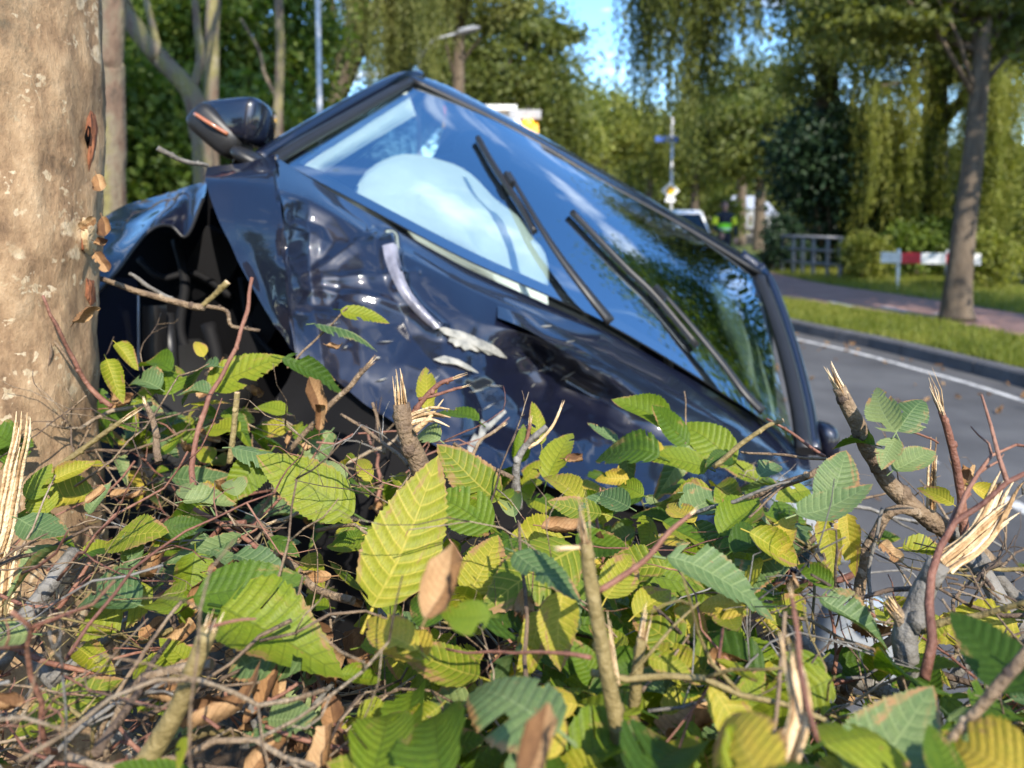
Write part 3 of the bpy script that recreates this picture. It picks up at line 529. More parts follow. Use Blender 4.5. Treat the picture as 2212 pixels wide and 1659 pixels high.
d = 16.2; lamp('grey street lamp whose curved head pokes out of the willow fronds', 905, d, .06, (P(925, 88, d), P(1034, 60, d)), Zy(92, d))
d = 48; lamp('tiny far street lamp head low against the trees ahead', 1290, d, .06, (P(1297, 352, d), P(1347, 346, d)), Zy(352, d))
# striped barrier
b0, b1 = V((7.62, 14.68, .12)), V((8.37, 14.30, .12)); dr = (b1 - b0); dr.z = 0; dr.normalize(); up = V((0, 0, 1)); nr = dr.cross(up)
root = empty('striped_barrier', (b0 + b1) / 2, 'low red and white striped barrier on two white posts beside the cycle path', 'barrier')
for p in (b0, b1):
    mb = MB(); mb.tube([p - up * .1, p + up * .78], .032, 10); build('post', mb, M['white'], root)
x = -.31; dd = depth(b0)
zc = P(1938, 556, dd).z; hh = 11.5 * dd / F
for k, wd_ in enumerate([.36, .34, .42, .38, .19]):
    c = b0 + dr * (x + wd_ / 2) + nr * .05; c.z = zc; mb = MB(); mb.box(c, wd_ / 2 - .001, .02, hh, dr, nr, up); build('board_segment', mb, M['red'] if k % 2 else M['white'], root); x += wd_
# bridge railing
r0, r1 = V((6.86, 19.52, .12)), V((7.61, 17.22, .12)); dr = (r1 - r0).normalized(); L = (r1 - r0).length
root = empty('bridge_railing', r0, 'grey metal bridge railing with three rails in front of the dark evergreen', 'railing')
for k, t in enumerate([0, .14, .32, .46, .62, .82, 1.0]):
    p = r0 + dr * L * t; mb = MB(); mb.box(p + up * .48, .03 if k < 6 else .05, .03, .48, dr, dr.cross(up), up); build('post', mb, M['railgrey'], root)
for z in (.93, .62, .30):
    mb = MB(); mb.tube([r0 + up * z - dr * .1, r1 + up * z + dr * .05], .03 if z < .9 else .038, 8); build('rail', mb, M['railgrey'], root)
# priority road sign on a pole, blue street name plate
d = 23; x, y = X(1449, d), Yd(d); root = empty('road_sign', (x, y, .1), 'yellow and white diamond priority sign on a grey pole with a blue plate', 'road sign')
mb = MB(); mb.tube([(x, y, 0), (x, y, Zy(255, d))], .045, 8); build('pole', mb, M['metal'], root)
def diamond(c, s, y0): return [c + V((0, y0, -s)), c + V((s, y0, 0)), c + V((0, y0, s)), c + V((-s, y0, 0))]
c = P(1446, 412, d); c.y = y - .06; build('sign_plate', tri_solid(diamond(c, .27, 0), (0, -1, 0), .02), M['white'], root); build('sign_face', tri_solid(diamond(c, .17, -.006), (0, -1, 0), .004), M['yellow'], root)
c = P(1440, 302, d); mb = MB(); mb.box((c.x - .05, y - .03, c.z), .34, .012, .09); build('name_plate', mb, M['blue'], root)
c = P(1446, 432, d); mb = MB(); mb.box((c.x, y - .06, c.z), .15, .01, .06); build('under_plate', mb, M['white'], root)
# recovery truck behind the wrecked car
d = 14; x0, x1 = X(955, d), X(1166, d); y = Yd(d); zt = Zy(258, d); root = empty('recovery_truck', ((x0+x1)/2, y, 0), 'yellow truck with a white roof board and lit amber lamp behind the car roof', 'truck')
xm = (x0 + x1) / 2; hw = (x1 - x0) / 2
mb = MB(); prof = [(0, .55), (-.05, 1.5), (.12, zt - .1), (.35, zt), (1.7, zt), (1.8, .55)]
mb.grid([[V((xm + sx * hw * (1 if i in (0, 1) else .97), y + a, b)) for i, (a, b) in enumerate(prof)] for sx in (-1, -.96, .96, 1)], False)
for sx in (-1, 1): mb.poly([V((xm + sx * hw * (1 if i in (0, 1) else .97), y + a, b)) for i, (a, b) in enumerate(prof)][::sx])
build('cab', mb, M['yellow'], root)
mb = MB(); mb.box((xm, y + 3.8, zt * .5 + .25), hw * .98, 1.95, zt * .5 - .3); build('load_body', mb, M['greymetal'], root)
build('windscreen', tri_solid([V((xm - hw * .86, y - .06, 1.62)), V((xm + hw * .86, y - .06, 1.62)), V((xm + hw * .83, y + .09, zt - .28)), V((xm - hw * .83, y + .09, zt - .28))], (0, -1, .1), .02), M['sideglass'], root)
c = P(1132, 247, d); mb = MB(); mb.box((c.x + .02, y + .25, c.z), .30, .12, .085); build('light_bar', mb, M['greymetal'], root)
c = P(1075, 232, d); mb = MB(); mb.box((c.x, y + .3, c.z), .36, .14, .05); mb.box((c.x, y + .36, c.z - .12), .30, .08, .085); build('roof_board', mb, M['white'], root)
for px, mt in ((1141, 'amber'), (1115, 'white')):
    c = P(px, 270, d); mb = MB(); mb.ball((c.x, y - .0, c.z), .085, .05, .085); mb.tube([(c.x, y + .0, c.z), (c.x, y + .3, c.z)], .1, 12); build('lamp', mb, M[mt], root)
c = P(1142, 228, d); mb = MB(); mb.tube([(c.x - .04, y + .3, c.z - .2), (c.x - .03, y + .3, c.z + .02), (c.x + .1, y + .3, c.z - .1)], .012, 5); build('aerial', mb, M['black'], root)
c = P(960, 190, d); mb = MB(); mb.tube([(c.x, y + .3, zt - .05), (c.x, y + .3, c.z - .06)], .03, 8); mb.tube([(c.x, y + .3, c.z - .06), (c.x, y + .3, c.z + .05)], [.075, .06], 10); build('beacon', mb, M['red'], root)
mb = MB(); mb.box((xm, y - .12, .62), hw, .1, .2); build('bumper', mb, M['black'], root)
def wheel(parent, c, ax, r, w):
    c = V(c); ax = V(ax).normalized(); mb = MB(); pr = [(-w/2, r*.68), (-w/2, r*.93), (-w*.36, r), (w*.36, r), (w/2, r*.93), (w/2, r*.68)]
    e = ax.cross(V((0, 0, 1)) if abs(ax.z) < .8 else V((0, 1, 0))).normalized(); f_ = ax.cross(e)
    g = [[c + ax * u + (e * math.cos(t) + f_ * math.sin(t)) * rr for u, rr in pr] for t in [2*math.pi*k/20 for k in range(21)]]; mb.grid(g)
    wo = build('wheel', mb, M['rubber'], parent); mb = MB(); mb.tube([c - ax * w * .3, c + ax * w * .3], r * .69, 20); build('rim', mb, M['black'], wo); return wo
for sx in (-1, 1):
    for yy in (.9, 4.6): wheel(root, (xm + sx * (hw - .18), y + yy, .48), (1, 0, 0), .48, .3)
# cars further down the road
def small_car(name, label, cat, cx, cy, rz, Lh, wdt, hgt, mat, z0=0.0, van=False):
    root = empty(name, Matrix.Translation(V((cx, cy, z0))) @ Matrix.Rotation(rz, 4, 'Z'), label, cat); T = MW[root]
    if van: pr = [(-Lh, .35), (-Lh, .95), (-Lh*.72, 1.08), (-Lh*.42, hgt-.06), (-Lh*.3, hgt), (Lh*.95, hgt), (Lh, .4)]
    else: pr = [(-Lh, .32), (-Lh, .68), (-Lh*.45, .88), (-Lh*.12, hgt-.03), (Lh*.35, hgt), (Lh*.75, .95), (Lh, .88), (Lh, .35)]
    mb = MB(); rows = []
    for sx, k in ((-1, .9), (-1, 1), (1, 1), (1, .9)):
        rows.append([T @ V((sx * wdt/2 * (1 if b < 1 else .84 if not van else .93) * (1 if k == 1 else .97), a, b if k == 1 else b)) for a, b in pr])
    mb.grid(rows, False); mb.poly(rows[0][::-1]); mb.poly(rows[-1]); build('body', mb, mat, root)
    a, b = pr[2], pr[3]; q = lambda sx, t, o: T @ V((sx * wdt/2 * (.86 if not van else .88) * (1 - .06*t), a[0] + (b[0]-a[0]) * (.1 + .8*t) - .012, a[1] + (b[1]-a[1]) * (.1 + .8*t) + .012))
    build('windscreen', tri_solid([q(-1,0,0), q(1,0,0), q(1,1,0), q(-1,1,0)], T.to_3x3() @ V((0, -.6, .8)), .01), M['sideglass'], root)
    for sx in (-1, 1):
        mb = MB(); mb.box(T @ V((sx * (wdt/2 - .28), -Lh - .005, .68 if van else .6)), .16, .02, .07, T.to_3x3() @ V((1,0,0)), T.to_3x3() @ V((0,1,0))); build('headlight', mb, M['lens'], root)
        z_ = hgt - .32; mb = MB(); mb.box(T @ V((sx * wdt/2 * (.93 if van else .885), Lh * .12, z_)), .012, Lh * .38, .17, T.to_3x3() @ V((1,0,0)), T.to_3x3() @ V((0,1,0))); build('side_window', mb, M['sideglass'], root)
        for yy in (-.62, .62): wheel(root, T @ V((sx * (wdt/2 - .1), yy * Lh, .31)), T.to_3x3() @ V((1, 0, 0)), .31, .2)
d = 18; small_car('parked_van', 'white van with dark windows just behind the right edge of the wrecked car', 'van', X(1455, d) + .1, Yd(d) + 2.0, R(6), 2.1, 1.75, 1.72, M['white'], 0, True)
d = 40; small_car('parked_car', 'small black car far off behind the officer', 'car', X(1612, d), Yd(d), R(80), 1.9, 1.7, 1.4, M['black'], -.35)
# far pale houses under the trees
for i, (px, wpx, top, lab) in enumerate([(1600, 46, 436, 'far pale house seen under the branches behind the officer'), (1648, 40, 448, 'far grey house half hidden by the evergreen bush')]):
    d = 75; x = X(px, d); y = Yd(d) + i * 2; hw = wpx * d / F / 2; ze = Zy(top + 16, d); zr = Zy(top, d); root = empty('house', (x, y, 0), lab, 'house')
    mb = MB(); mb.box((x, y, ze / 2), hw, 3, ze / 2); build('wall', mb, M['wallgrey'], root); mb = MB(); mb.poly([(x - hw - .2, y - 3.2, ze), (x + hw + .2, y - 3.2, ze), (x + hw + .2, y, zr + .6), (x - hw - .2, y, zr + .6)]); mb.poly([(x + hw + .2, y + 3.2, ze), (x - hw - .2, y + 3.2, ze), (x - hw - .2, y, zr + .6), (x + hw + .2, y, zr + .6)]); build('roof', mb, M['greymetal'], root)
    for k in (-.55, 0, .55):
        mb = MB(); mb.box((x + k * hw, y - 3.0, ze * .55), hw * .14, .04, ze * .18); build('window', mb, M['sideglass'], root)
# police officer
def skin_mesh(name, joints, edges, mat, parent, sub=2):
    me = bpy.data.meshes.new(name); me.from_pydata([tuple(j[0]) for j in joints], edges, []); o = bpy.data.objects.new(name, me); COL.objects.link(o)
    md_ = o.modifiers.new('skin', 'SKIN')
    for i, j in enumerate(joints): me.skin_vertices[0].data[i].radius = (j[1], j[2] if len(j) > 2 else j[1])
    me.skin_vertices[0].data[0].use_root = True; o.modifiers.new('sub', 'SUBSURF').levels = sub
    dg = bpy.context.evaluated_depsgraph_get(); m2 = bpy.data.meshes.new_from_object(o.evaluated_get(dg)); bpy.data.objects.remove(o)
    m2.name = name; m2.materials.clear(); m2.polygons.foreach_set('use_smooth', [True] * len(m2.polygons)); return link(name, m2, mat, parent)
px_, d = 1565, 17.6; bx, by = X(px_, d), Yd(d); root = empty('person', (bx, by, .125), 'officer in a yellow and green hi-vis jacket standing on the cycle path', 'person')
MW[root] = Matrix(); root.matrix_world = Matrix.Translation((bx, by, .125)); k = 1.0
hu = [((0,0,.98), .15,.11), ((0,0,1.15), .15,.11), ((0,0,1.32), .17,.12), ((.0,0,1.46), .12,.09), ((0,0,1.54), .055), ((0,-.01,1.6), .06), ((0,-.015,1.68), .085,.095), ((0,-.01,1.76), .075,.085),
      ((.09,0,.90), .085), ((.10,.0,.50), .06), ((.10,.02,.09), .042), ((.10,-.12,.04), .04), ((-.09,0,.90), .085), ((-.10,-.03,.50), .06), ((-.11,.02,.09), .042), ((-.11,-.12,.04), .04),
      ((.20,0,1.43), .065), ((.26,.02,1.18), .05), ((.24,-.08,.95), .038), ((-.20,0,1.43), .065), ((-.25,-.02,1.18), .05), ((-.14,-.16,1.05), .038)]
ed = [(0,1),(1,2),(2,3),(3,4),(4,5),(5,6),(6,7),(0,8),(8,9),(9,10),(10,11),(0,12),(12,13),(13,14),(14,15),(3,16),(16,17),(17,18),(3,19),(19,20),(20,21)]
skin_mesh('body', hu, ed, M['navycloth'], root)
skin_mesh('head', [((0,-.01,1.52), .05), ((0,-.012,1.6), .06,.075), ((0,-.015,1.68), .088,.105), ((0,0,1.765), .065,.08), ((0,-.115,1.66), .018)], [(0,1),(1,2),(2,3),(2,4)], M['skin'], root)
mb = MB(); mb.ball((0, .03, 1.735), .084, .085, .06); build('hair', mb, M['hair'], root)
for sx in (-1, 1):
    mb = MB(); mb.ball((sx * .033, -.105, 1.685), .012, .008, .008); build('eye', mb, M['black'], root)
    mb = MB(); mb.ball((sx * .095, 0, 1.67), .014, .025, .035); build('ear', mb, M['skin'], root)
skin_mesh('vest', [((0,0,1.0), .165,.125), ((0,0,1.16), .168,.127), ((0,0,1.34), .185,.135)], [(0,1),(1,2)], M['vest'], root)
skin_mesh('sleeve', [((.19,0,1.44), .078), ((.235,.01,1.28), .07), ((.258,.02,1.2), .062)], [(0,1),(1,2)], M['vesty'], root)
skin_mesh('sleeve', [((-.19,0,1.44), .078), ((-.23,-.01,1.28), .07), ((-.248,-.015,1.2), .062)], [(0,1),(1,2)], M['vesty'], root)
mb = MB(); mb.tube([(0,0,1.11), (0,0,1.15)], .178, 16, flat=.8); build('reflective_band', mb, M['white'], root)
def hand(c, s):
    c = V(c); mb = MB(); mb.ball(c, .042, .024, .05)
    for q in range(4):
        a = c + V((-.03 + .02 * q, 0, -.04)); mb.tube([a, a + V((0, -.01, -.035 - .008 * (q in (1, 2)))), a + V((0, -.028, -.06))], [.010, .009, .006], 6)
    mb.tube([c + V((s * .035, 0, .01)), c + V((s * .055, -.02, -.02)), c + V((s * .05, -.03, -.045))], [.012, .010, .007], 6); build('hand', mb, M['skin'], root)
hand((.24, -.10, .88), -1); hand((-.11, -.2, 1.01), 1)
MW[root] = root.matrix_world.copy()
# ------------------------------------------------------------------ the wrecked car
CX, CYv, CZ = V((.87266, .04301, -.48642)), V((-.02174, .99855, .04929)), V((.48784, -.03244, .87233)); CO = V((.0879, 1.7718, 1.2870))
CM = Matrix((( CX.x, CYv.x, CZ.x, CO.x), (CX.y, CYv.y, CZ.y, CO.y), (CX.z, CYv.z, CZ.z, CO.z), (0, 0, 0, 1)))
car = empty('crashed_car', CM, 'dark navy car wrecked against the tan tree trunk, tilted, with crumpled bonnet and deployed airbags', 'car'); MW[car] = car.matrix_world.copy(); MW[car] = CM.copy()
cl = lambda x, y, z: CM @ V((x, y, z))
AL = R(28); WN = (CM.to_3x3() @ V((0, -math.sin(AL), math.cos(AL)))).normalized()
def onglass(px, py, off=0.0):
    r_ = ray(px, py); t = (CO + WN * off - CAM).dot(WN) / r_.dot(WN); return CAM + r_ * t
def resamp(poly, n):
    p = [V((a, b, 0)) for a, b in poly]; p = cr_interp(p, 8); acc_ = [0]
    for a, b in zip(p[:-1], p[1:]): acc_.append(acc_[-1] + (b - a).length)
    return [(np.interp(acc_[-1] * i / (n-1), acc_, [q.x for q in p]), np.interp(acc_[-1] * i / (n-1), acc_, [q.y for q in p])) for i in range(n)]
GB = [(618,354), (740,426), (1000,571), (1310,712), (1640,905), (1716,962)]     # foot of the windscreen
GT = [(888,181), (1100,287), (1300,404), (1480,504), (1634,597)]               # head of the windscreen
nb_, ng = 33, 17; bl, tl = resamp(GB, nb_), resamp(GT, nb_); g = []
for i in range(ng):
    t = i / (ng - 1); row = []
    for j in range(nb_):
        s_ = j / (nb_ - 1); p = onglass(*bl[j]).lerp(onglass(*tl[j]), t); row.append(p + WN * (.055 * (1 - (2*s_-1)**2) * (.35 + .65*(1 - (2*t-1)**2))))
    g.append(row)
mb = MB(); mb.grid([list(reversed(r_)) for r_ in g]) if (g[1][0] - g[0][0]).cross(g[0][1] - g[0][0]).dot(WN) < 0 else mb.grid(g); wind = build('windscreen', mb, M['glass'], car)
GL = BVHTree.FromPolygons([tuple(p) for r_ in g for p in r_], [(i*nb_+j, i*nb_+j+1, (i+1)*nb_+j+1, (i+1)*nb_+j) for i in range(ng-1) for j in range(nb_-1)])
def hitglass(px, py, off=0.0):
    h = GL.ray_cast(CAM, ray(px, py)); return (h[0] if h[0] else onglass(px, py)) + WN * off
# black rim printed round the glass
mb = MB()
for (ia, ib, ja, jb) in ((0, 1, 0, nb_-1), (ng-2, ng-1, 0, nb_-1)):
    mb.grid([[p + WN * -.004 for p in (g[ia] if k == 0 else [a.lerp(b_, .75) for a, b_ in zip(g[ia], g[ib])] if ia == 0 else g[ib])] if not (ia != 0 and k == 0) else [a.lerp(b_, .55) - WN * .004 for a, b_ in zip(g[ia], g[ib])] for k in (0, 1)])
build('frit_band', mb, M['black'], wind)
def pxs(lst, off=0.0, push=0.0):
    return [onglass(a, b, off) + ray(a, b) * push for a, b in lst]
# pillars
mb = MB(); mb.tube(cr_interp(pxs([(585,352), (640,316), (735,262), (820,213), (884,177)], .004), 5), .020, 10, flat=.7); build('pillar_trim', mb, M['black'], car)
mb = MB(); mb.tube(cr_interp(pxs([(556,346), (610,312), (735,238), (820,191), (866,170), (905,166)], 0, .05), 5), [.024]*5 + [.026]*21, 10, flat=.8); build('roof_pillar', mb, M['carpaint'], car)
mb = MB(); mb.tube(cr_interp(pxs([(1738,975), (1724,880), (1697,765), (1662,655), (1640,600)], .004), 5), .021, 10, flat=.75); build('pillar_trim', mb, M['black'], car)
mb = MB(); mb.tube(cr_interp(pxs([(1757,975), (1744,880), (1716,765), (1680,655), (1650,590), (1600,548)], 0, .05), 5), .020, 10, flat=.8); build('roof_pillar', mb, M['carpaint'], car)
# roof: header strip then panel
hd_l = resamp([(884,176), (1100,281), (1300,398), (1480,498), (1640,596)], 25); hd_u = resamp([(893,163), (960,183), (1100,257), (1300,368), (1450,457), (1600,546), (1652,592)], 25)
e0 = [onglass(*q) for q in hd_l]; e2 = [onglass(*q) + ray(*q) * .10 for q in hd_u]; e1 = [a.lerp(b, .5) + WN * .012 for a, b in zip(e0, e2)]
rows = [e0, [a.lerp(b, .5) + WN * .004 for a, b in zip(e0, e1)], e1, [a.lerp(b, .5) + WN * .006 for a, b in zip(e1, e2)], e2]
for dy, dz in ((.3, .022), (.8, .04), (1.4, .03), (1.8, -.04), (2.15, -.22)): rows.append([p + CYv * dy + CZ * dz for p in e2])
mb = MB(); mb.grid(rows); build('roof', mb, M['carpaint'], car)
mb = MB(); mb.tube([a + WN * .008 for a in e0], .009, 6); build('header_trim', mb, M['black'], car)
# lower body, side glass, rear
def sect(y, wb, wr, top): return [cl(-wb*.96, y, -.80), cl(-wb, y, -.45), cl(-wb*.985, y, -.08), cl(-wr - .1, y, .0)]
for sx in (-1, 1):
    mb = MB(); rows = []
    for y, w_ in ((.12, .83), (.5, .86), (1.2, .88), (2.0, .88), (2.7, .84), (3.0, .76)):
        rows.append([cl(sx*w_*.95, y, -.82), cl(sx*w_, y, -.5), cl(sx*w_*.99, y, -.12), cl(sx*(w_-.05), y, .0)])
    mb.grid(rows); sd_ = build('body_side', mb, M['carpaint'], car)
    mb = MB(); mb.grid([[cl(sx*(.80 - .05*(k == 5)), y, .005), cl(sx*.66, y + (.25 if k == 0 else -.2 if k == 5 else 0), .40 - .04*(k in (0, 5)))] for k, y in enumerate((.35, .7, 1.1, 1.5, 2.0, 2.6))]); build('side_window', mb, M['sideglass'], car)
    mb = MB(); mb.tube([cl(sx*.80, 1.18, 0), cl(sx*.66, 1.15, .40)], .03, 6); build('door_pillar', mb, M['black'], car)
    mb = MB(); mb.box(cl(sx*.885, 1.0, -.2), .012, .09, .014, CX, CYv, CZ); build('door_handle', mb, M['carpaint'], car)
mb = MB(); mb.grid([[cl(x, 2.45, .34), cl(x*1.15, 2.85, .02), cl(x*1.2, 3.02, -.1), cl(x*1.25, 3.05, -.8)] for x in (-.6, 0, .6)]); build('tailgate', mb, M['carpaint'], car)
mb = MB(); mb.box(cl(0, 1.6, -.82), .80, 1.5, .03, CX, CYv, CZ); build('floor', mb, M['dash'], car)
# cabin
mb = MB(); rows = []
for y, z in ((.02, -.06), (.12, -.05), (.35, -.03), (.48, -.10), (.50, -.45)): rows.append([cl(x, y + .04*math.cos(x*2), z + .015*math.sin(7*x)) for x in np.linspace(-.70, .70, 15)])
mb.grid(rows); build('dashboard', mb, M['dash'], car)
for sx in (-1, 1):
    t_ = build('seat', MB().box(cl(sx*.36, 1.0, -.42), .25, .27, .09, CX, CYv, CZ), M['seat'], car)
    mb = MB(); mb.ball(cl(sx*.36, 1.32, -.10), .25, .09, .36, CX, (CYv + CZ*.0), CZ); build('seat_back', mb, M['seat'], t_)
    mb = MB(); mb.ball(cl(sx*.36, 1.38, .27), .13, .055, .09, CX, CYv, CZ); build('headrest', mb, M['seat'], t_)
mb = MB(); cw = cl(.36, .62, -.12); a_ = (CYv*.35 + CZ*.94).normalized(); u_ = CX; v_ = a_.cross(u_)
ringp = [cw + (u_*math.cos(t)*.18 + (CZ*.9 - CYv*.35).normalized()*math.sin(t)*.18) for t in np.linspace(0, 2*math.pi, 25)]; mb.tube(ringp, .015, 6, False); mb.tube([cw - u_*.17, cw + u_*.17], .02, 6); build('steering_wheel', mb, M['black'], car)
# airbags
top = resamp([(766,412), (790,374), (850,346), (930,340), (1000,362), (1080,424), (1130,486), (1172,560), (1184,648)], 29); bot = resamp([(772,440), (850,492), (920,536), (1000,580), (1090,628), (1184,676)], 29)
g = []
for i in range(15):
    t = i / 14; row = []
    for j in range(29):
        a = V((*top[j], 0)).lerp(V((*bot[j], 0)), t); s_ = j / 28; bulge = math.sin(math.pi * min(1, t*.85 + .08)) ** .5 * (math.sin(math.pi * (.04 + .92*s_))) ** .5
        p = onglass(a.x, a.y) + ray(a.x, a.y) * (.36 - .22 * bulge); nz_ = noise.noise(V((s_*4.2, t*2.2, 3))) * .030 + noise.noise(V((s_*11, t*6, 8))) * .012 + (.014 * math.sin(9*s_ + 6*t + 3*noise.noise(V((s_*3, t*3, 1)))))
        row.append(p + WN * nz_ + CX * .018 * noise.noise(V((t*3, s_*5, 14))) + CZ * .016 * noise.noise(V((s_*6, t*2, 21))))
    g.append(row)
mb = MB(); mb.grid(g); mb.grid([list(reversed([p + ray(*px_of(p)) * .18 for p in r_])) for r_ in (g[0], g[7], g[14])]); build('airbag', mb, M['airbag'], car)
ia, oa = resamp([(644,352), (735,290), (880,196)], 16), resamp([(704,372), (790,318), (900,252)], 16); g = []
for i in range(7):
    t = i / 6; g.append([onglass(*V((*a, 0)).lerp(V((*b, 0)), t).xy) + ray(*a) * (.14 - .06 * math.sin(math.pi*t) + .012 * noise.noise(V((j*.4, t*2, 5)))) for j, (a, b) in enumerate(zip(ia, oa))])
mb = MB(); mb.grid(g); build('curtain_airbag', mb, M['airbag'], car)
ia, oa = resamp([(1560,600), (1640,720), (1690,930)], 12), resamp([(1520,620), (1570,760), (1640,900)], 12); g = []
for i in range(7):
    t = i / 6; g.append([onglass(*V((*a, 0)).lerp(V((*b, 0)), t).xy) + ray(*a) * (.34 - .08 * math.sin(math.pi*t) + .03 * noise.noise(V((j*.5, t*2, 9)))) for j, (a, b) in enumerate(zip(ia, oa))])
mb = MB(); mb.grid(g); build('curtain_airbag', mb, M['airbag_shaded'], car)
# wipers
def wiper(blade, armp, joint, lab):
    bp_ = [hitglass(*q, .014) for q in blade]; mb = MB(); mb.tube(cr_interp(bp_, 6), .0085, 8, up=WN); w_ = build('wiper', mb, M['black'], car, label=lab)
    mb = MB(); mb.tube(cr_interp([hitglass(*q, .006) for q in blade], 6), .0035, 6, up=WN); build('rubber_lip', mb, M['rubber'], w_)
    ap = [hitglass(*q, .034 if i else .030) for i, q in enumerate(armp)]; m_ = len(cr_interp(ap, 5)); mb = MB(); mb.tube(cr_interp(ap, 5), list(np.linspace(.007, .017, m_)), 8, flat=.55, up=WN); build('wiper_arm', mb, M['black'], w_)
    j = hitglass(*joint, .022); ax = (bp_[-1] - bp_[0]).normalized(); mb = MB(); mb.box(j, .022, .009, .012, ax, ax.cross(WN), WN); build('clip', mb, M['black'], w_)
wiper([(1028,306), (1058,360), (1092,412), (1122,458), (1150,510)], [(1098,408), (1150,505), (1200,582), (1255,655), (1304,716)], (1092,402), 'wiper in the middle of the windscreen, its blade pointing up at the sky reflection')
wiper([(1230,465), (1290,528), (1350,590), (1410,648), (1500,755)], [(1415,645), (1480,725), (1545,805), (1590,866), (1628,906)], (1414,648), 'long wiper nearest the right pillar')
# bonnet: two sheets meeting in a sharp fold
def cgrid(cols): return [[P(*c) for c in col] for col in cols]
def bent(pts, n, k):
    a = cr_interp(pts, n); q = [V(p) for p in pts]; b = [q[i].lerp(q[i+1], j / n) for i in range(len(q)-1) for j in range(n)] + [q[-1]]
    return [x.lerp(y, k) for x, y in zip(a, b)]
def patch(cols, nu=8, nv=8, k=0.0):
    cg = cgrid(cols); fine = [bent(c, nv, k) for c in cg]; out = []
    for r_ in range(len(fine[0])): out.append(bent([f[r_] for f in fine], nu, k))
    return out
def seg_d(x, y, poly):
    best = 1e9
    for (ax, ay), (bx_, by_) in zip(poly[:-1], poly[1:]):
        L2 = (bx_-ax)**2 + (by_-ay)**2; t = max(0, min(1, ((x-ax)*(bx_-ax) + (y-ay)*(by_-ay)) / L2)); best = min(best, math.hypot(x - ax - t*(bx_-ax), y - ay - t*(by_-ay)))
    return best
RIDGES = [([(838,520), (846,570), (866,625), (905,672), (950,712)], 12, .022), ([(648,612), (760,600), (900,590)], 7, .005), ([(648,622), (780,640), (900,668)], 7, .006), ([(648,600), (720,560), (810,500)], 8, .006),
          ([(1130,770), (1180,830), (1150,905)], 12, .014), ([(1190,800), (1260,850), (1350,900)], 10, .010), ([(640,462), (700,486), (720,520), (660,600)], 14, -.010)]
_fr = np.random.default_rng(15)
_PA = [np.stack([_fr.uniform(380, 1850, 230), _fr.uniform(300, 1300, 230)], 1) for _ in range(2)]; _PB = [np.stack([_fr.uniform(380, 1850, 900), _fr.uniform(300, 1300, 900)], 1) for _ in range(2)]
def facet(x, y):
    q = np.array([x, y]); h = 0
    for S_, sc, w_ in ((_PA, 80., 1.0), (_PB, 40., .16)): h += w_ * (((S_[0] - q) ** 2).sum(1).min() - ((S_[1] - q) ** 2).sum(1).min()) / sc ** 2
    return h
def dent(p, nrm, k=1.0):
    x, y = px_of(p); d_ = 0
    for poly, w_, a_ in RIDGES:
        q = seg_d(x, y, poly) / w_
        if q < 2.2: d_ += a_ * (1 - q / 2.2) ** 1.4
    v = V((x / 150., y / 110., 2)); n1 = noise.noise(v); n2 = noise.noise(v * 2.3 + V((7, 3, 1))); fade = min(1, max(0, (y - 430 - (x - 620) * .5) / 70)) if x > 600 else .4
    return p + nrm * k * (d_ + fade * (.0080 + .011 * math.exp(-((x - 1130) / 150) ** 2 - ((y - 860) / 120) ** 2) + .0060 * math.exp(-((x - 690) / 80) ** 2 - ((y - 590) / 120) ** 2)) * facet(x, y))
def dented(gr, k=1.0):
    out = []; nr_, nc_ = len(gr), len(gr[0])
    for i in range(nr_):
        row = []
        for j in range(nc_):
            du = gr[i][min(j+1, nc_-1)] - gr[i][max(j-1, 0)]; dv_ = gr[min(i+1, nr_-1)][j] - gr[max(i-1, 0)][j]; nn = dv_.cross(du)
            nn = nn.normalized() if nn.length > 1e-9 else V((0, -1, 0))
            if nn.dot(CAM - gr[i][j]) < 0: nn = -nn
            row.append(dent(gr[i][j], nn, k))
        out.append(row)
    return out
FLAP = [[(447,360,1.63), (444,390,1.55), (470,470,1.49), (514,562,1.46), (562,650,1.43), (622,752,1.39)], [(530,352,1.66), (524,397,1.54), (532,480,1.47), (556,570,1.45), (588,655,1.42), (632,760,1.38)], [(594,338,1.68), (604,410,1.52), (612,485,1.44), (617,572,1.41), (623,655,1.39), (640,770,1.37)]]
BON = [[(594,338,1.68), (604,410,1.52), (612,485,1.44), (617,572,1.41), (623,655,1.39), (640,770,1.37)],
       [(655,376,1.69), (668,432,1.57), (668,500,1.53), (670,590,1.49), (680,680,1.44), (700,800,1.38)],
       [(760,441,1.70), (772,492,1.58), (777,560,1.52), (777,640,1.47), (778,735,1.41), (785,870,1.34)],
       [(880,509,1.72), (890,560,1.60), (885,630,1.52), (878,705,1.47), (872,795,1.41), (872,925,1.33)],
       [(1010,580,1.74), (1025,628,1.62), (1022,690,1.53), (1012,765,1.48), (1002,855,1.41), (992,990,1.33)],
       [(1150,643,1.77), (1172,690,1.64), (1160,728,1.57), (1150,775,1.63), (1120,890,1.52), (1110,1020,1.34)],
       [(1310,717,1.80), (1335,782,1.66), (1312,808,1.60), (1290,862,1.66), (1265,945,1.52), (1260,1060,1.36)],
       [(1475,808,1.84), (1490,880,1.69), (1480,930,1.62), (1450,965,1.58), (1425,1020,1.48), (1410,1100,1.38)],
       [(1640,908,1.89), (1650,965,1.76), (1640,1005,1.68), (1622,1040,1.61), (1600,1090,1.51), (1580,1150,1.4)],
       [(1742,968,1.93), (1752,1015,1.82), (1754,1055,1.72), (1754,1100,1.62), (1756,1165,1.52), (1750,1240,1.42)]]
fg = dented(patch(FLAP, 16, 9, .3)); mb = MB(); mb.grid(fg); bon = build('bonnet', mb, M['carpaint'], car, label='crumpled navy bonnet with a white scrape')
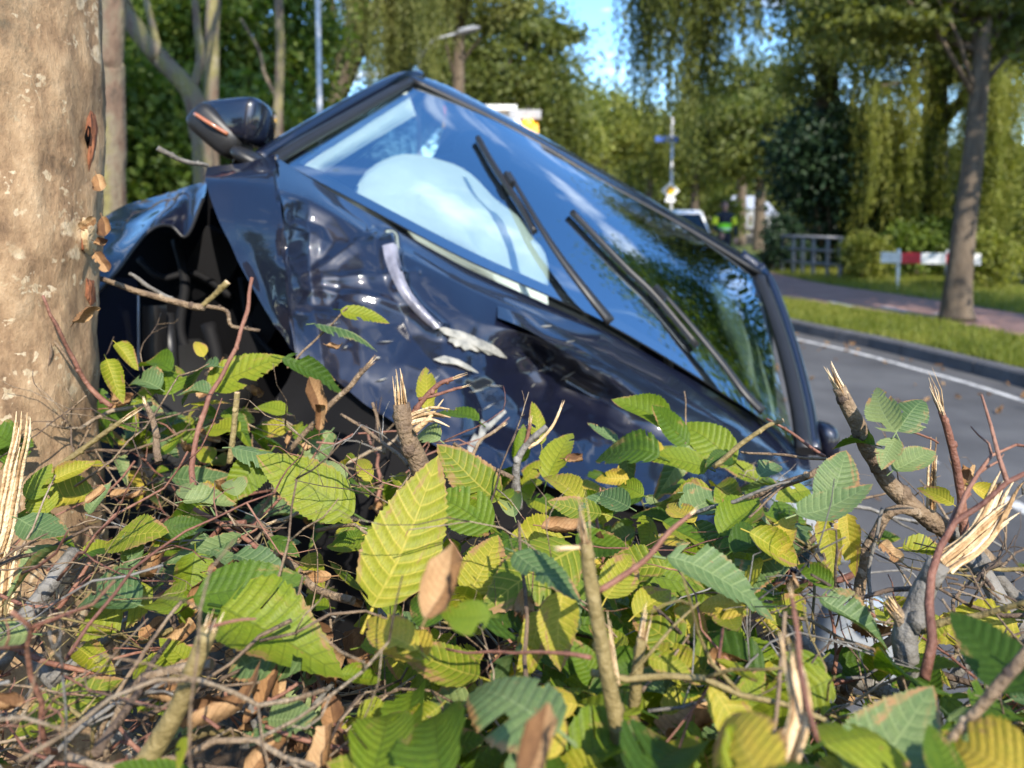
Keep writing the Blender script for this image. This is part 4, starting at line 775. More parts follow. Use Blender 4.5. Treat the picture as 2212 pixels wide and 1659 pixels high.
mb = MB(); inner = [[p + ray(*px_of(p)) * .012 for p in r_] for r_ in fg]; mb.grid([list(reversed(r_)) for r_ in inner]); mb.grid([[r_[0] for r_ in fg], [r_[0] for r_ in inner]]); build('folded_underside', mb, M['void'], bon)
bg_ = dented(patch(BON, 22, 24, .6)); mb = MB(); mb.grid(bg_); build('bonnet_panel', mb, M['carpaint'], bon)
nr_, nc_ = len(bg_), len(bg_[0]); BV = BVHTree.FromPolygons([tuple(p) for r_ in bg_ for p in r_], [(i*nc_+j, i*nc_+j+1, (i+1)*nc_+j+1, (i+1)*nc_+j) for i in range(nr_-1) for j in range(nc_-1)])
def hitbon(px, py, off):
    h = BV.ray_cast(CAM, ray(px, py)); return (h[0] if h[0] else P(px, py, 1.5)) - ray(px, py) * off
def decal(name, outline, mat, lab=None, off=.004):
    cx_ = sum(q[0] for q in outline) / len(outline); cy_ = sum(q[1] for q in outline) / len(outline); mb = MB(); c_ = hitbon(cx_, cy_, off + .003); ring_ = [hitbon(*q, off) for q in outline]; mid_ = [hitbon((q[0]+cx_)/2, (q[1]+cy_)/2, off + .003) for q in outline]
    n_ = len(outline); ring_.append(ring_[0]); mid_.append(mid_[0]); mb.grid([ring_, mid_, [c_]*(n_+1)], True); return build(name, mb, mat, bon, label=lab)
decal('scrape', [(946,708), (962,707), (975,711), (995,715), (1015,722), (1034,731), (1050,738), (1066,746), (1080,756), (1096,774), (1080,771), (1068,766), (1056,767), (1042,758), (1030,760), (1016,754), (1004,757), (994,748), (984,749), (978,741), (968,737), (972,727), (960,722)], M['primer'], 'white torn primer on the bonnet', .006)
decal('scrape', [(935,776), (960,768), (990,776), (1015,790), (1035,806), (1012,800), (985,788), (955,784)], M['primer'], None, .006)
decal('scrape', [(1040,905), (1054,915), (1090,885), (1094,890), (1060,925), (1046,940), (1038,960), (1032,950)], M['primer'], None, .006)
decal('scrape', [(1010,965), (1025,935), (1036,945), (1026,975), (1010,990)], M['primer'], None, .006)
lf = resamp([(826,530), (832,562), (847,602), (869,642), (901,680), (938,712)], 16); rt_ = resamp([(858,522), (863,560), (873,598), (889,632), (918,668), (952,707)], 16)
mb = MB(); mb.grid([[hitbon(*a, .004), hitbon((a[0]*.65+b_[0]*.35), (a[1]*.65+b_[1]*.35), .009), hitbon((a[0]*.3+b_[0]*.7), (a[1]*.3+b_[1]*.7), .009), hitbon(*b_, .004)] for a, b_ in zip(lf, rt_)]); build('glint_strip', mb, M['glint_pale'], bon, label='long pale streak on the bonnet, a reflection put in as colour')  # strip coloured pale in place of a bright reflection on the ridge
sr = np.random.default_rng(31)
for k in range(16):
    x, y = sr.uniform(690, 1230), sr.uniform(690, 900); a_ = sr.normal(-.35, .5); l_ = sr.uniform(12, 55); w_ = sr.uniform(1.2, 3.0); c_, s__ = math.cos(a_), math.sin(a_)
    decal('scratch', [(x - c_*l_/2, y - s__*l_/2), (x - s__*w_, y + c_*w_), (x + c_*l_/2, y + s__*l_/2), (x + s__*w_*.6, y - c_*w_*.6)], M['primer'], None, .004)
# torn lip standing off the panel
lip = resamp([(1075,668), (1130,690), (1190,724), (1250,760), (1300,790), (1345,830)], 15); g = []
for i in range(4):
    t = i / 3; g.append([hitbon(a, b + 26 * t - 8, .004 + .045 * t * math.sin(math.pi * min(1, .1 + j / 15))) for j, (a, b) in enumerate(lip)])
mb = MB(); mb.grid(g); build('torn_lip', mb, M['carpaint'], bon)
# front wing over the wheel arch
WING = [[(150,520,1.50), (140,575,1.42), (130,640,1.36), (120,720,1.30)], [(215,474,1.60), (206,530,1.50), (200,590,1.43), (196,645,1.40)], [(265,447,1.66), (262,500,1.55), (258,545,1.47), (254,585,1.43)], [(330,427,1.70), (328,458,1.60), (325,480,1.52), (322,498,1.48)],
        [(385,411,1.73), (380,434,1.64), (374,463,1.57), (370,488,1.53)], [(418,400,1.74), (412,432,1.66), (407,470,1.59), (404,508,1.54)], [(448,390,1.75), (446,402,1.70), (444,415,1.66), (440,428,1.62)]]
wg = patch(WING, 6, 7); wg = [[p + V((0, 0, 1)) * (.004 * noise.noise(p * 14)) for p in r_] for r_ in wg]; mb = MB(); mb.grid(wg); wing = build('front_wing', mb, M['carpaint'], car)
mb = MB(); mb.tube([p - CZ * .002 for p in wg[-1]], .004, 6); build('arch_edge', mb, M['black'], wing)
build('engine_bay_shade', tri_solid([P(*q) for q in [(150,560,1.72), (262,470,1.74), (380,424,1.78), (452,398,1.79), (600,392,1.76), (660,600,1.66), (680,900,1.62), (600,1200,1.60), (120,1200,1.60)]], (0, -1, 0), .05), M['void'], car)  # black sheet painting the shade behind the arch and the folded bonnet
mb = MB(); mb.grid([[P(x, y, 1.44 + .10 * (x - 200) / 110 - .00012 * (y - 640)) for x in (180, 225, 262, 297)] for y in (600, 660, 720, 790, 900)]); build('bumper_end', mb, M['carpaint'], car)
mb = MB(); mb.tube([P(297, 628, 1.535), P(298, 700, 1.53), P(300, 800, 1.52)], .0035, 6); build('bumper_seam', mb, M['metal'], car)
mb = MB(); mb.grid([[P(x, y, 1.53 + .04 * math.sin(x * .08)) for x in (308, 325, 345, 360)] for y in (660, 700, 760, 850)]); mb.tube([P(362, 680, 1.56), P(372, 800, 1.52)], .014, 8); build('arch_liner', mb, M['black'], car)
for pts_, r_ in (([(300,560,1.66), (350,600,1.64), (420,590,1.66), (500,640,1.64)], .008), ([(380,520,1.68), (400,610,1.64), (390,720,1.62), (430,800,1.6)], .011), ([(520,600,1.62), (540,700,1.6), (600,780,1.56)], .007), ([(450,700,1.6), (470,790,1.58), (455,880,1.56)], .016)):
    mb = MB(); mb.tube(cr_interp([P(*q) for q in pts_], 5), r_, 7); build('hose', mb, M['shade_black'], car)
mb = MB(); mb.box(P(470, 560, 1.69), .05, .02, .06, CX, CYv, CZ); mb.box(P(560, 720, 1.62), .03, .02, .08, CX, CYv, CZ); build('bracket', mb, M['shade_black'], car)
wheel(car, P(350, 1010, 1.66), CX, .29, .2); wheel(car, cl(.74, -.25, -.66), CX, .31, .2)
for sx in (-1, 1): wheel(car, cl(sx*.76, 2.35, -.66), CX, .31, .2)
# front end below the bonnet, mostly behind the hedge
low = [bg_[-1][j] for j in range(0, nc_, 9)]; mb = MB(); rows = [[p + V((0, .02, 0)) for p in low]]
for k, (dy, dz) in enumerate(((.0, -.06), (-.05, -.14), (-.03, -.28), (.03, -.45), (.12, -.6))): rows.append([p + CYv * dy * .6 + V((0, .03, 0)) + CZ * dz + V((.01 * noise.noise(p * 9 + V((k, 0, 0))), .03 * noise.noise(p * 7 + V((k, 3, 0))), 0)) for p in low])
mb.grid(rows); build('bumper', mb, M['shade_black'], car)
def superball(c, X_, Y_, Z_, rx_, ry_, rz_, e=.55, n=20, m=12, taper=0.):
    sp = lambda v, q: math.copysign(abs(v) ** q, v); mb = MB(); g = []
    for i in range(m + 1):
        a = -math.pi/2 + math.pi * min(max(i / m, .005), .995); row = []
        for k in range(n):
            t = 2*math.pi*k/n; x_ = sp(math.cos(a), e) * sp(math.cos(t), e); y_ = sp(math.cos(a), e) * sp(math.sin(t), e); z_ = sp(math.sin(a), e); s_ = 1 + taper * x_
            row.append(V(c) + X_ * rx_ * x_ + Y_ * ry_ * y_ * s_ + Z_ * rz_ * z_ * s_)
        g.append(row)
    return mb.grid(g, True, True)
# raised wing mirror
dm_ = 1.80; mx_ = (P(578, 266, dm_) - P(425, 244, dm_)).normalized(); mz_ = (AU * .95 + AX * .12).normalized(); mz_ = (mz_ - mx_ * mz_.dot(mx_)).normalized(); my_ = mz_.cross(mx_)
mir = build('wing_mirror', superball(P(504, 262, dm_), mx_, my_, mz_, .086, .07, .046, .42, taper=.38), M['carpaint'], car, label='raised wing mirror with an orange indicator strip')
build('mirror_base', superball(P(478, 288, dm_ - .02), (mx_ * .8 - mz_ * .55).normalized(), my_, (mz_ * .8 + mx_ * .55).normalized(), .074, .062, .038, .5, taper=-.05), M['black'], mir)
mb = MB(); mb.tube(cr_interp([P(421, 246, dm_ - .080), P(452, 266, dm_ - .092), P(492, 290, dm_ - .08)], 5), .0045, 8); build('indicator', mb, M['orange'], mir)
mb = MB(); mb.tube(cr_interp([P(500, 300, dm_), P(516, 325, dm_ - .01), P(524, 352, dm_ - .03)], 5), [.028]*5 + [.022]*6, 10); build('stalk', mb, M['black'], mir)
build('mirror_foot', superball(P(545, 345, 1.72), CX, CYv, CZ, .05, .05, .018, .8), M['black'], car)
mir = build('wing_mirror', superball(P(1782, 952, 1.98), (AX*.9 - AU*.2).normalized(), AF, AU, .03, .05, .05, .7), M['carpaint'], car, label='wing mirror low at the right pillar')
# lamps of the low corner
c = P(1745, 1120, 1.42); hl = build('headlight', superball(c, (AX*.8 - AU*.6).normalized(), AF, (AU*.8 + AX*.6).normalized(), .10, .06, .045, .6), M['lens'], car)
mb = MB(); mb.ball(c - AF * .03, .03, .03, .03); build('bulb_ring', mb, M['metal'], hl)
build('fog_lamp', superball(P(1858, 1385, 1.30), (AX*.8 - AU*.4).normalized(), AF, (AU*.9 + AX*.4).normalized(), .075, .05, .085, .6), M['lens'], car)
build('indicator_lamp', superball(P(1950, 1700-280, 1.28), AX, AF, AU, .02, .03, .03, .6), M['orange'], car)
# ------------------------------------------------------------------ the big tan trunk at the left
d0 = .97; axis = [P(-72, py, d0) for py in (1659, 1300, 900, 500, 100)]
tb = axis[0]; axis = [V((tb.x - .02, tb.y + .02, -.05)), V((tb.x - .01, tb.y + .01, .35))] + axis + [V((axis[-1].x + .01, axis[-1].y + .01, 2.7)), V((axis[-1].x + .02, axis[-1].y + .02, 4.6)), V((axis[-1].x, axis[-1].y + .05, 9.6))]
TR = [.26, .20, .182, .162, .150, .149, .1475, .142, .11, .07]
ax_f = cr_interp(axis, 26); rf_ = [np.interp(i / (len(ax_f)-1), np.linspace(0, 1, len(TR)), TR) for i in range(len(ax_f))]
trunk = empty('big_tree', (tb.x, tb.y, 0), 'thick tan tree trunk with pale lichen spots at the left edge, hit by the car', 'tree')
KN = [(215-20, 150, .03, .012), (140, 300, .02, -.006), (195, 262, .045, -.010), (60, 520, .02, .005), (190, 500, .035, .012), (90, 120, .03, .006), (200, 700, .05, .006), (30, 900, .04, .008)]
KP = [(P(a, b, d0 - .10), c_, h_) for a, b, c_, h_ in KN]
g = []; NS = 120
for p, r_ in zip(ax_f, rf_):
    row = []
    for k in range(NS):
        t = 2*math.pi*k/NS; dr_ = V((math.cos(t), math.sin(t), 0)); q = p + dr_ * r_
        h = .012 * noise.noise(V((q.x*7, q.y*7, q.z*2.2))) + .0048 * noise.noise(V((q.x*38, q.y*38, q.z*14))) + .0022 * noise.noise(V((q.x*110, q.y*110, q.z*60)))
        for kp, c_, hh_ in KP:
            u = (q - kp).length / c_
            if u < 3: h += hh_ * math.exp(-u*u)
        row.append(q + dr_ * h)
    g.append(row)
mb = MB(); mb.grid(g, True, True)
tk = build('trunk', mb, M['bark'], trunk)
TB = BVHTree.FromPolygons([tuple(p) for r_ in g for p in r_], [(i*NS+j, i*NS+(j+1)%NS, (i+1)*NS+(j+1)%NS, (i+1)*NS+j) for i in range(len(g)-1) for j in range(NS)])
def hittrunk(px, py, off=.003):
    h = TB.ray_cast(CAM, ray(px, py)); return (h[0] - ray(px, py) * off) if h[0] else P(px, py, d0 - .02)
def flap(outline, lift, mat=None):
    cx_ = sum(q[0] for q in outline)/len(outline); cy_ = sum(q[1] for q in outline)/len(outline); ring_ = [hittrunk(*q, .0015) for q in outline]; mid_ = [hittrunk((q[0]*.6+cx_*.4), (q[1]*.6+cy_*.4), lift * random.uniform(.7, 1.2)) for q in outline]
    ring_.append(ring_[0]); mid_.append(mid_[0]); mb = MB(); mb.grid([ring_, mid_, [hittrunk(cx_, cy_, lift * .4)] * len(ring_)], True); build('bark_flap', mb, mat or M['wound'], trunk)
flap([(196,238), (206,248), (212,275), (208,312), (200,345), (192,372), (188,340), (193,305), (184,285), (188,255)], .012)
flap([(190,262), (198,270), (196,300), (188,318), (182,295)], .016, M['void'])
flap([(178,470), (205,468), (214,490), (208,540), (196,552), (180,545), (174,505)], .020, M['wood'])
flap([(176,480), (186,510), (184,548), (175,540)], .010)
flap([(186,600), (204,606), (208,650), (196,662), (184,640)], .008)
r = np.random.default_rng(77); cpt, cc = crown_pts((axis[-1].x + .1, axis[-1].y - .3, 10.2), (2.0, 1.9, 1.6), 9000, r, 60); leafobj('crown', diamonds(cpt, .12, r, .1, .6), M['fol_mid'], trunk)
mb = MB()
for k in range(9):
    e = V(cc[k]); s_ = ax_f[int(len(ax_f) * random.uniform(.82, .97))]; mb.tube([s_, (s_ + e)/2 + V((0, 0, .3)), e], [.04, .025, .008], 6)
build('limbs', mb, M['bark3'], trunk)
# ------------------------------------------------------------------ the hornbeam hedge
hedge = empty('hornbeam_hedge', (.2, .75, 0), 'broken hornbeam hedge across the foreground with green, yellow and dry brown leaves and splintered branches', 'hedge')
def leaf_geom(seed, wr=.30, cup=.25, bend=.25, pleat=.018, curl=0., tatter=.0, nveins=11):
    r = np.random.default_rng(seed); per = 2 if curl else 4; n = nveins * per; cols = [0, .35, .75, 1.0] if not curl else [0, .3, .62, .86, 1.0]; V_ = []; UVs = []; Fc = []; tw = r.normal(0, .25); ph = r.uniform(0, 6, 4); skew = r.normal(0, .03)
    def shape(x, y, z, v):
        z = z + cup * x * x * 2.2 - bend * (y ** 2) * .8 + .02 * math.sin(6*y + ph[0]) + x * tw * (y - .3) + .05 * x * math.sin(5*y + ph[1])
        x = x + skew * math.sin(3*y)
        if curl:
            z += .07 * noise.noise(Vector((x * 4 + seed, y * 4, 1))) + .03 * noise.noise(Vector((x * 11 + seed, y * 9, 5))); th = curl * (abs(x) / .3) * (1 + .3 * math.sin(7*y + ph[2])); s_ = math.copysign(1, x); rr = .3 / max(curl, .1); x, z = s_ * rr * math.sin(th), z + rr * (1 - math.cos(th)) ; z += .06 * math.sin(14*y + ph[3]) * abs(x)
            a = curl * .35 * y; y, z = y * math.cos(a) * .95, z + y * math.sin(a) * .6
        return x, y, z
    def wid(t): return .98 * wr * (math.sin(math.pi * min(1, t ** .78)) ** .72) * (1 - .18 * t) if 0 < t < 1 else 0.0
    bite = [(r.integers(0, n), r.choice([-1, 1]), r.integers(1, 3 * per // 2 + 1), r.integers(1, 3)) for _ in range(int(tatter * 10))]
    for side in (-1, 1):
        o = len(V_)
        for i in range(n + 1):
            q = i / n; m_ = .97 * q ** 1.12 ; t_ = .02 + .98 * q ** .80; serr = ((1.0, .925) if curl else (1.0, .95, .985, .93))[i % per] + r.normal(0, .016); w_ = wid(t_) * serr
            for c_ in cols:
                x = side * w_ * c_; y = m_ + (t_ - m_) * c_ ** 1.2 + (.012 * c_ if i % per == 0 else 0); z = -pleat * math.cos(2 * math.pi * i / per) * math.sin(math.pi * min(1, c_ * .85 + .02)) * min(1, 4 * (1 - q) + .1)
                V_.append(shape(x, y, z, q)); UVs.append((side * c_, q))
        nc = len(cols)
        for i in range(n):
            for c_ in range(nc - 1):
                if any(bs == side and bi <= i < bi + bl_ and c_ >= nc - 1 - bd for bi, bs, bl_, bd in bite): continue
                a = o + i*nc + c_; f = (a, a + 1, a + nc + 1, a + nc); Fc.append(f if side > 0 else f[::-1])
    # petiole
    o = len(V_)
    for i in range(3):
        y = -.14 + .07 * i
        for x, z in ((-.009, .0), (.009, .0), (.009, -.016), (-.009, -.016)): V_.append((x, y, z - .03 * (1 - i/2.) - .004)); UVs.append((0., 0.))
    for i in range(2):
        for k in range(4): Fc.append((o + i*4 + k, o + i*4 + (k+1) % 4, o + i*4 + 4 + (k+1) % 4, o + i*4 + 4 + k))
    return np.array(V_, dtype=np.float32), np.array(Fc), np.array(UVs, dtype=np.float32)
LG = {'g': [], 'y': [], 'b': [], 'd': []}; LM = {}
for k in range(9): LG['g'].append(leaf_geom(100 + k, [.30,.26,.33,.24,.30,.28,.31,.27,.34][k], [.4,1.2,.25,.8,-.5,1.5,.6,.35,1.0][k], [.25,.8,.1,.5,.4,.25,1.1,-.3,.5][k], [.012,.008,.014,.009,.011,.007,.013,.009,.011][k], 0, [0,.4,.2,.7,.3,0,.5,.1,.3][k]))
for kk in 'yb':
    LG[kk] = LG['g']
for k in range(7): LG['d'].append(leaf_geom(200 + k, [.30,.26,.33,.24,.28,.30,.25][k], .2, [.1,.5,-.3,.3,.6,-.2,.2][k], .03, [2.3,2.9,1.7,3.2,2.5,2.8,1.5][k], [.2,.4,0,.5,.3,0,.6][k]))
for kk in LG:
    LM[kk] = []
    for (v, f, u) in LG[kk]:
        me = fast_mesh('leaf_' + {'g':'green','y':'lime','b':'bluish','d':'dry'}[kk], v, f, 4, u, True); me.materials.append(M['leaf_' + kk]); LM[kk].append(me)
def leaf_mat4(B, T, N, wsc=1.0):
    B, T, N = V(B), V(T), V(N); y = T - B; L_ = y.length; y = y / L_; z = N - y * N.dot(y)
    z = z.normalized() if z.length > 1e-5 else V((0, 0, 1)).cross(y); x = y.cross(z); m = Matrix.Identity(4)
    for i in range(3): m[i][0] = x[i] * L_ * wsc; m[i][1] = y[i] * L_; m[i][2] = z[i] * L_; m[i][3] = B[i]
    return m
HI = MW[hedge].inverted()
def put_leaf(mat4, kind, var, parent=hedge):
    o = bpy.data.objects.new('leaf', LM[kind][var % len(LM[kind])]); COL.objects.link(o); o.parent = parent; o.matrix_local = MW[parent].inverted() @ mat4; MW[o] = mat4
    if kind == 'd': o['label'] = 'dry brown curled leaf'
    return o
stuffL = {k: [] for k in 'gybd'}
def stuff_leaf(mat4, kind, var):
    v, f, u = LG[kind][var % len(LG[kind])]; A = np.array(mat4); stuffL[kind].append((v @ A[:3,:3].T + A[:3,3], f, u))
def normal_for(p, up=.75, cam_=.55, rnd=.35):
    return (V((0, 0, 1)) * up + (CAM - V(p)).normalized() * cam_ + V(rng.normal(0, rnd, 3))).normalized()
nparts = 0
# leaves read off the photograph: base px, tip px, base depth, tip depth, kind, facing (up, camera), width scale
HL = [(805,1312,935,1040,.52,.62,'y',(.5,.9),1.0), (1062,1140,928,1062,.66,.70,'g',(.6,.8),1.0), (1075,1082,952,992,.80,.86,'y',(.6,.8),1.15), (1010,1285,1075,1150,.58,.62,'y',(.4,1),1.1), (1090,1165,1175,1230,.64,.60,'g',(.9,.3),1.1),
 (1300,1110,1190,1100,.74,.76,'y',(1,.4),1.1), (1250,1180,1070,1265,.58,.52,'y',(.6,.8),1.1), (1215,1275,1205,1440,.50,.47,'y',(.3,1),1.15), (1170,1320,1105,1470,.52,.49,'y',(.3,1),1.0), (1110,1190,1255,1285,.50,.46,'b',(1,.05),.8),
 (1450,925,1328,850,.90,.92,'g',(.6,.7),1.0), (1490,960,1395,880,.90,.90,'g',(.5,.8),1.0), (1590,1000,1465,905,.88,.92,'g',(.5,.8),1.1), (1425,985,1275,925,.86,.90,'g',(.6,.8),1.0), (1530,1010,1400,975,.86,.86,'g',(.5,.8),1.0), (1580,985,1530,1000,.86,.84,'g',(.5,.9),1.2), (1335,960,1285,900,.95,.96,'b',(.9,.4),1.),
 (1555,1155,1645,1058,.66,.70,'g',(.5,.9),1.05), (1475,1105,1572,1048,.72,.76,'b',(1,.3),1.0), (1500,1130,1440,1060,.70,.74,'y',(.5,.8),1.2), (1660,1150,1560,1165,.66,.64,'g',(.7,.5),1.), (1580,1190,1680,1140,.62,.66,'g',(.6,.7),.9), (1620,1150,1745,1215,.60,.60,'y',(.5,.9),1.0), (1640,1030,1690,975,.84,.86,'b',(.6,.8),1.2),
 (1785,1098,1825,958,.62,.65,'b',(.4,1),1.05), (1935,935,1880,815,.66,.70,'b',(.4,1),1.2), (1938,930,2000,840,.66,.68,'b',(.4,1),1.1), (1935,945,1905,1010,.66,.64,'b',(.3,1),1.0), (1930,1015,2025,955,.66,.68,'b',(1,.15),.8), (1890,960,1790,950,.70,.74,'g',(1,.2),.9), (1720,1110,1875,1085,.60,.62,'b',(.9,.3),.95),
 (1440,1205,1695,1285,.52,.50,'b',(.8,.6),1.0), (1700,1270,1765,1250,.50,.49,'d',(.5,.8),1.8), (1655,1455,1448,1350,.50,.52,'g',(.7,.7),1.0), (1610,1310,1500,1290,.52,.54,'y',(.6,.8),1.15), (1560,1300,1600,1390,.54,.50,'y',(.4,.9),1.1), (1680,1200,1720,1090,.60,.62,'y',(.4,1),1.0), (1780,1120,1790,1220,.66,.62,'y',(.4,1),1.), (1830,1110,1835,1210,.66,.63,'y',(.4,1),1.1),
 (1770,1290,1950,1370,.56,.54,'b',(.9,.4),.8), (1800,1270,1720,1210,.56,.58,'g',(.5,.9),.9), (1890,1470,1905,1380,.58,.58,'g',(.4,1),1.4), (1960,1395,2060,1440,.58,.56,'y',(.6,.8),1.0), (1975,1460,1965,1560,.60,.55,'g',(.4,.9),.8), (1900,1170,1960,1230,.64,.62,'d',(.5,.8),1.3), (2060,1090,1985,1040,.70,.72,'y',(.5,.8),1.1), (2080,1060,2110,980,.7,.72,'d',(.5,.8),1.2), (2100,1050,2180,1090,.7,.7,'y',(.6,.8),1.),
 (415,1288,642,1228,.56,.56,'g',(.6,.8),.9), (385,1325,296,1232,.56,.60,'g',(.7,.6),1.1), (300,1305,138,1262,.58,.60,'b',(.9,.4),.9), (478,1308,720,1388,.53,.50,'g',(.7,.7),1.05), (288,1225,290,1112,.64,.66,'b',(.3,1),1.15), (240,1165,345,1128,.66,.64,'y',(.6,.8),1.3), (345,1150,440,1120,.66,.68,'g',(.6,.7),1.1), (505,1200,645,1215,.60,.58,'b',(1,.3),.9), (455,1095,392,1005,.70,.74,'b',(.5,.9),1.05), (395,1082,512,1072,.70,.72,'b',(.9,.4),1.), (512,1070,490,1020,.72,.74,'b',(.6,.8),1.3),
 (765,1110,568,1005,.70,.72,'g',(.4,.9),1.05), (60,1080,110,1000,.74,.76,'g',(.5,.8),1.1), (100,1110,70,1040,.74,.76,'g',(.5,.8),1.2), (190,1110,230,1040,.74,.75,'b',(.8,.5),1.0), (110,1040,200,990,.76,.78,'y',(.7,.6),1.), (180,1200,260,1150,.66,.68,'g',(.7,.5),1.1), (40,1120,160,1180,.68,.66,'b',(.8,.5),.9),
 (372,850,345,760,.94,.98,'g',(.4,.9),1.2), (370,800,290,770,.95,.98,'g',(.7,.5),1.0), (345,838,272,800,.92,.94,'b',(.8,.5),1.), (230,775,268,862,.92,.90,'y',(.3,.9),.8), (445,832,612,762,.94,.98,'g',(.6,.7),1.), (608,775,755,832,.96,.98,'g',(.9,.3),.75), (470,790,372,785,.94,.96,'b',(.8,.5),1.), (250,740,300,790,.96,.95,'y',(.6,.7),.9), (460,850,380,840,.92,.92,'b',(.9,.4),1.), (440,770,420,730,.98,1.0,'y',(.4,.9),.9), (620,890,545,870,.95,.96,'g',(.7,.5),1.), (520,930,430,900,.9,.92,'g',(.6,.6),1.1), (500,965,640,985,.82,.82,'b',(.8,.5),.9), (30,960,-60,920,.85,.88,'g',(.6,.7),1.1), (10,1000,60,930,.85,.9,'g',(.6,.7),1.),
 (735,668,842,692,1.02,1.02,'g',(.6,.7),.75), (680,697,816,712,1.02,1.0,'b',(.9,.3),.55), (705,745,752,775,1.0,1.0,'d',(.5,.8),1.0), (700,900,650,830,.96,.98,'d',(.5,.8),1.1), (690,930,700,850,.95,.97,'d',(.5,.8),1.2), (650,960,690,1000,.92,.9,'d',(.5,.8),1.), (620,960,640,900,.94,.95,'d',(.4,.9),1.),
 (950,950,885,905,.80,.82,'b',(.6,.8),1.15), (1035,910,945,855,.90,.94,'g',(.8,.5),.8), (925,890,915,770,.92,.95,'y',(.3,.8),.8), (1180,1040,1225,900,.84,.88,'g',(.4,.8),.9), (1170,960,1155,860,.88,.9,'y',(.4,.7),.7), (1120,1000,1130,920,.9,.9,'g',(.4,.8),1.), (1255,1085,1180,985,.76,.80,'y',(.5,.8),1.), (1360,1095,1270,1055,.74,.78,'b',(.8,.6),1.), (800,1040,765,965,.8,.82,'y',(.4,.8),.8), (740,1040,705,985,.8,.82,'b',(.7,.6),1.2), (960,1060,870,1030,.8,.82,'d',(.5,.8),1.), (1220,990,1290,1000,.85,.85,'d',(.5,.8),1.4), (1390,1070,1330,1040,.76,.78,'g',(.5,.8),1.),
 (960,1700,880,1432,.36,.43,'g',(.35,1),1.15), (1205,1575,985,1420,.36,.42,'b',(.7,.7),1.0), (1180,1640,1200,1500,.36,.38,'y',(.4,.9),1.1), (1660,1700,1530,1500,.30,.35,'y',(.4,1),1.3), (1590,1720,1735,1560,.31,.35,'g',(.5,.9),1.1), (1780,1600,1990,1545,.34,.38,'g',(1,.15),.8), (2240,1700,2010,1560,.34,.38,'y',(.5,.9),1.15), (2230,1500,2080,1370,.38,.44,'g',(.5,.9),1.1), (1840,1700,1980,1550,.36,.42,'b',(.6,.8),1.), (1380,1690,1490,1520,.36,.42,'g',(.5,.8),1.), (1480,1690,1420,1560,.38,.42,'y',(.5,.8),1.), (800,1690,840,1470,.38,.44,'g',(.3,.9),.9), (1130,1700,1170,1560,.30,.33,'d',(.4,.9),1.1), (1760,1720,1700,1590,.28,.31,'g',(.5,.8),1.2), (2060,1700,2010,1600,.32,.35,'g',(.5,.8),1.1),
 (920,1335,990,1205,.37,.40,'d',(.4,1),1.35), (1060,1330,950,1320,.37,.37,'g',(.4,1),1.5), (530,1680,662,1535,.46,.50,'d',(.5,.8),1.0), (745,1680,705,1475,.48,.52,'d',(.4,.9),.8), (360,1400,455,1320,.60,.62,'d',(.5,.8),1.2), (300,1380,370,1330,.62,.64,'d',(.5,.8),1.2), (605,1590,590,1510,.50,.54,'d',(.4,.9),1.), (330,1560,350,1480,.6,.62,'d',(.5,.8),1.1), (185,1085,245,1050,.7,.72,'d',(.6,.8),1.2), (590,1560,480,1580,.55,.56,'d',(.5,.8),1.),
 (905,1405,768,1295,.46,.50,'y',(.5,.8),.9), (860,1370,920,1440,.48,.46,'y',(.4,.9),1.), (1310,1290,1370,1180,.54,.58,'y',(.5,.8),1.), (1370,1330,1450,1260,.54,.56,'y',(.5,.8),1.1), (1270,1290,1180,1240,.56,.56,'g',(.6,.7),1.), (1400,1420,1500,1470,.48,.46,'y',(.4,.9),1.), (1500,1480,1420,1380,.5,.52,'y',(.5,.8),1.1), (1290,1480,1230,1380,.5,.5,'g',(.4,.8),1.), (960,1330,880,1290,.5,.54,'g',(.5,.8),1.),
 (170,1400,240,1440,.62,.60,'y',(.6,.8),1.), (200,1340,235,1360,.62,.6,'y',(.6,.8),1.2), (260,1500,385,1500,.58,.56,'g',(.9,.3),.7), (300,1430,400,1450,.6,.58,'g',(.7,.4),1.1), (420,1440,350,1400,.58,.6,'g',(.7,.4),1.), (560,1450,500,1420,.58,.58,'b',(.6,.6),1.1), (660,1480,700,1420,.56,.58,'b',(.5,.7),1.), (400,1590,385,1659,.40,.38,'g',(.3,.9),.5), (520,1600,580,1570,.55,.55,'b',(.6,.6),1.2)]
for i, (bx_, by_, tx_, ty_, d1, d2, kd, (u_, c_), ws) in enumerate(HL):
    B = P(bx_, by_, d1); T = P(tx_, ty_, d2); nrm = normal_for(B, u_, c_, .14)
    if c_ >= 1: nrm = (CAM - B).normalized() + V((-.25, -.1, .2))
    put_leaf(leaf_mat4(B, T, nrm, ws), kd, int(rng.integers(0, 9))); nparts += 1
# stray dry leaves on the trunk's right side
for q in [(208,376,238,432,.95), (220,468,254,524,.95), (203,520,256,538,.95), (206,545,244,598,.95), (160,698,200,622,.84), (172,494,220,466,.84)]:
    put_leaf(leaf_mat4(P(q[0], q[1], q[4]), P(q[2], q[3], q[4]), normal_for(P(q[0], q[1], q[4]), .3, .8, .3), 1.2), 'd', (6, 2, 0)[int(rng.integers(0, 3))], trunk)
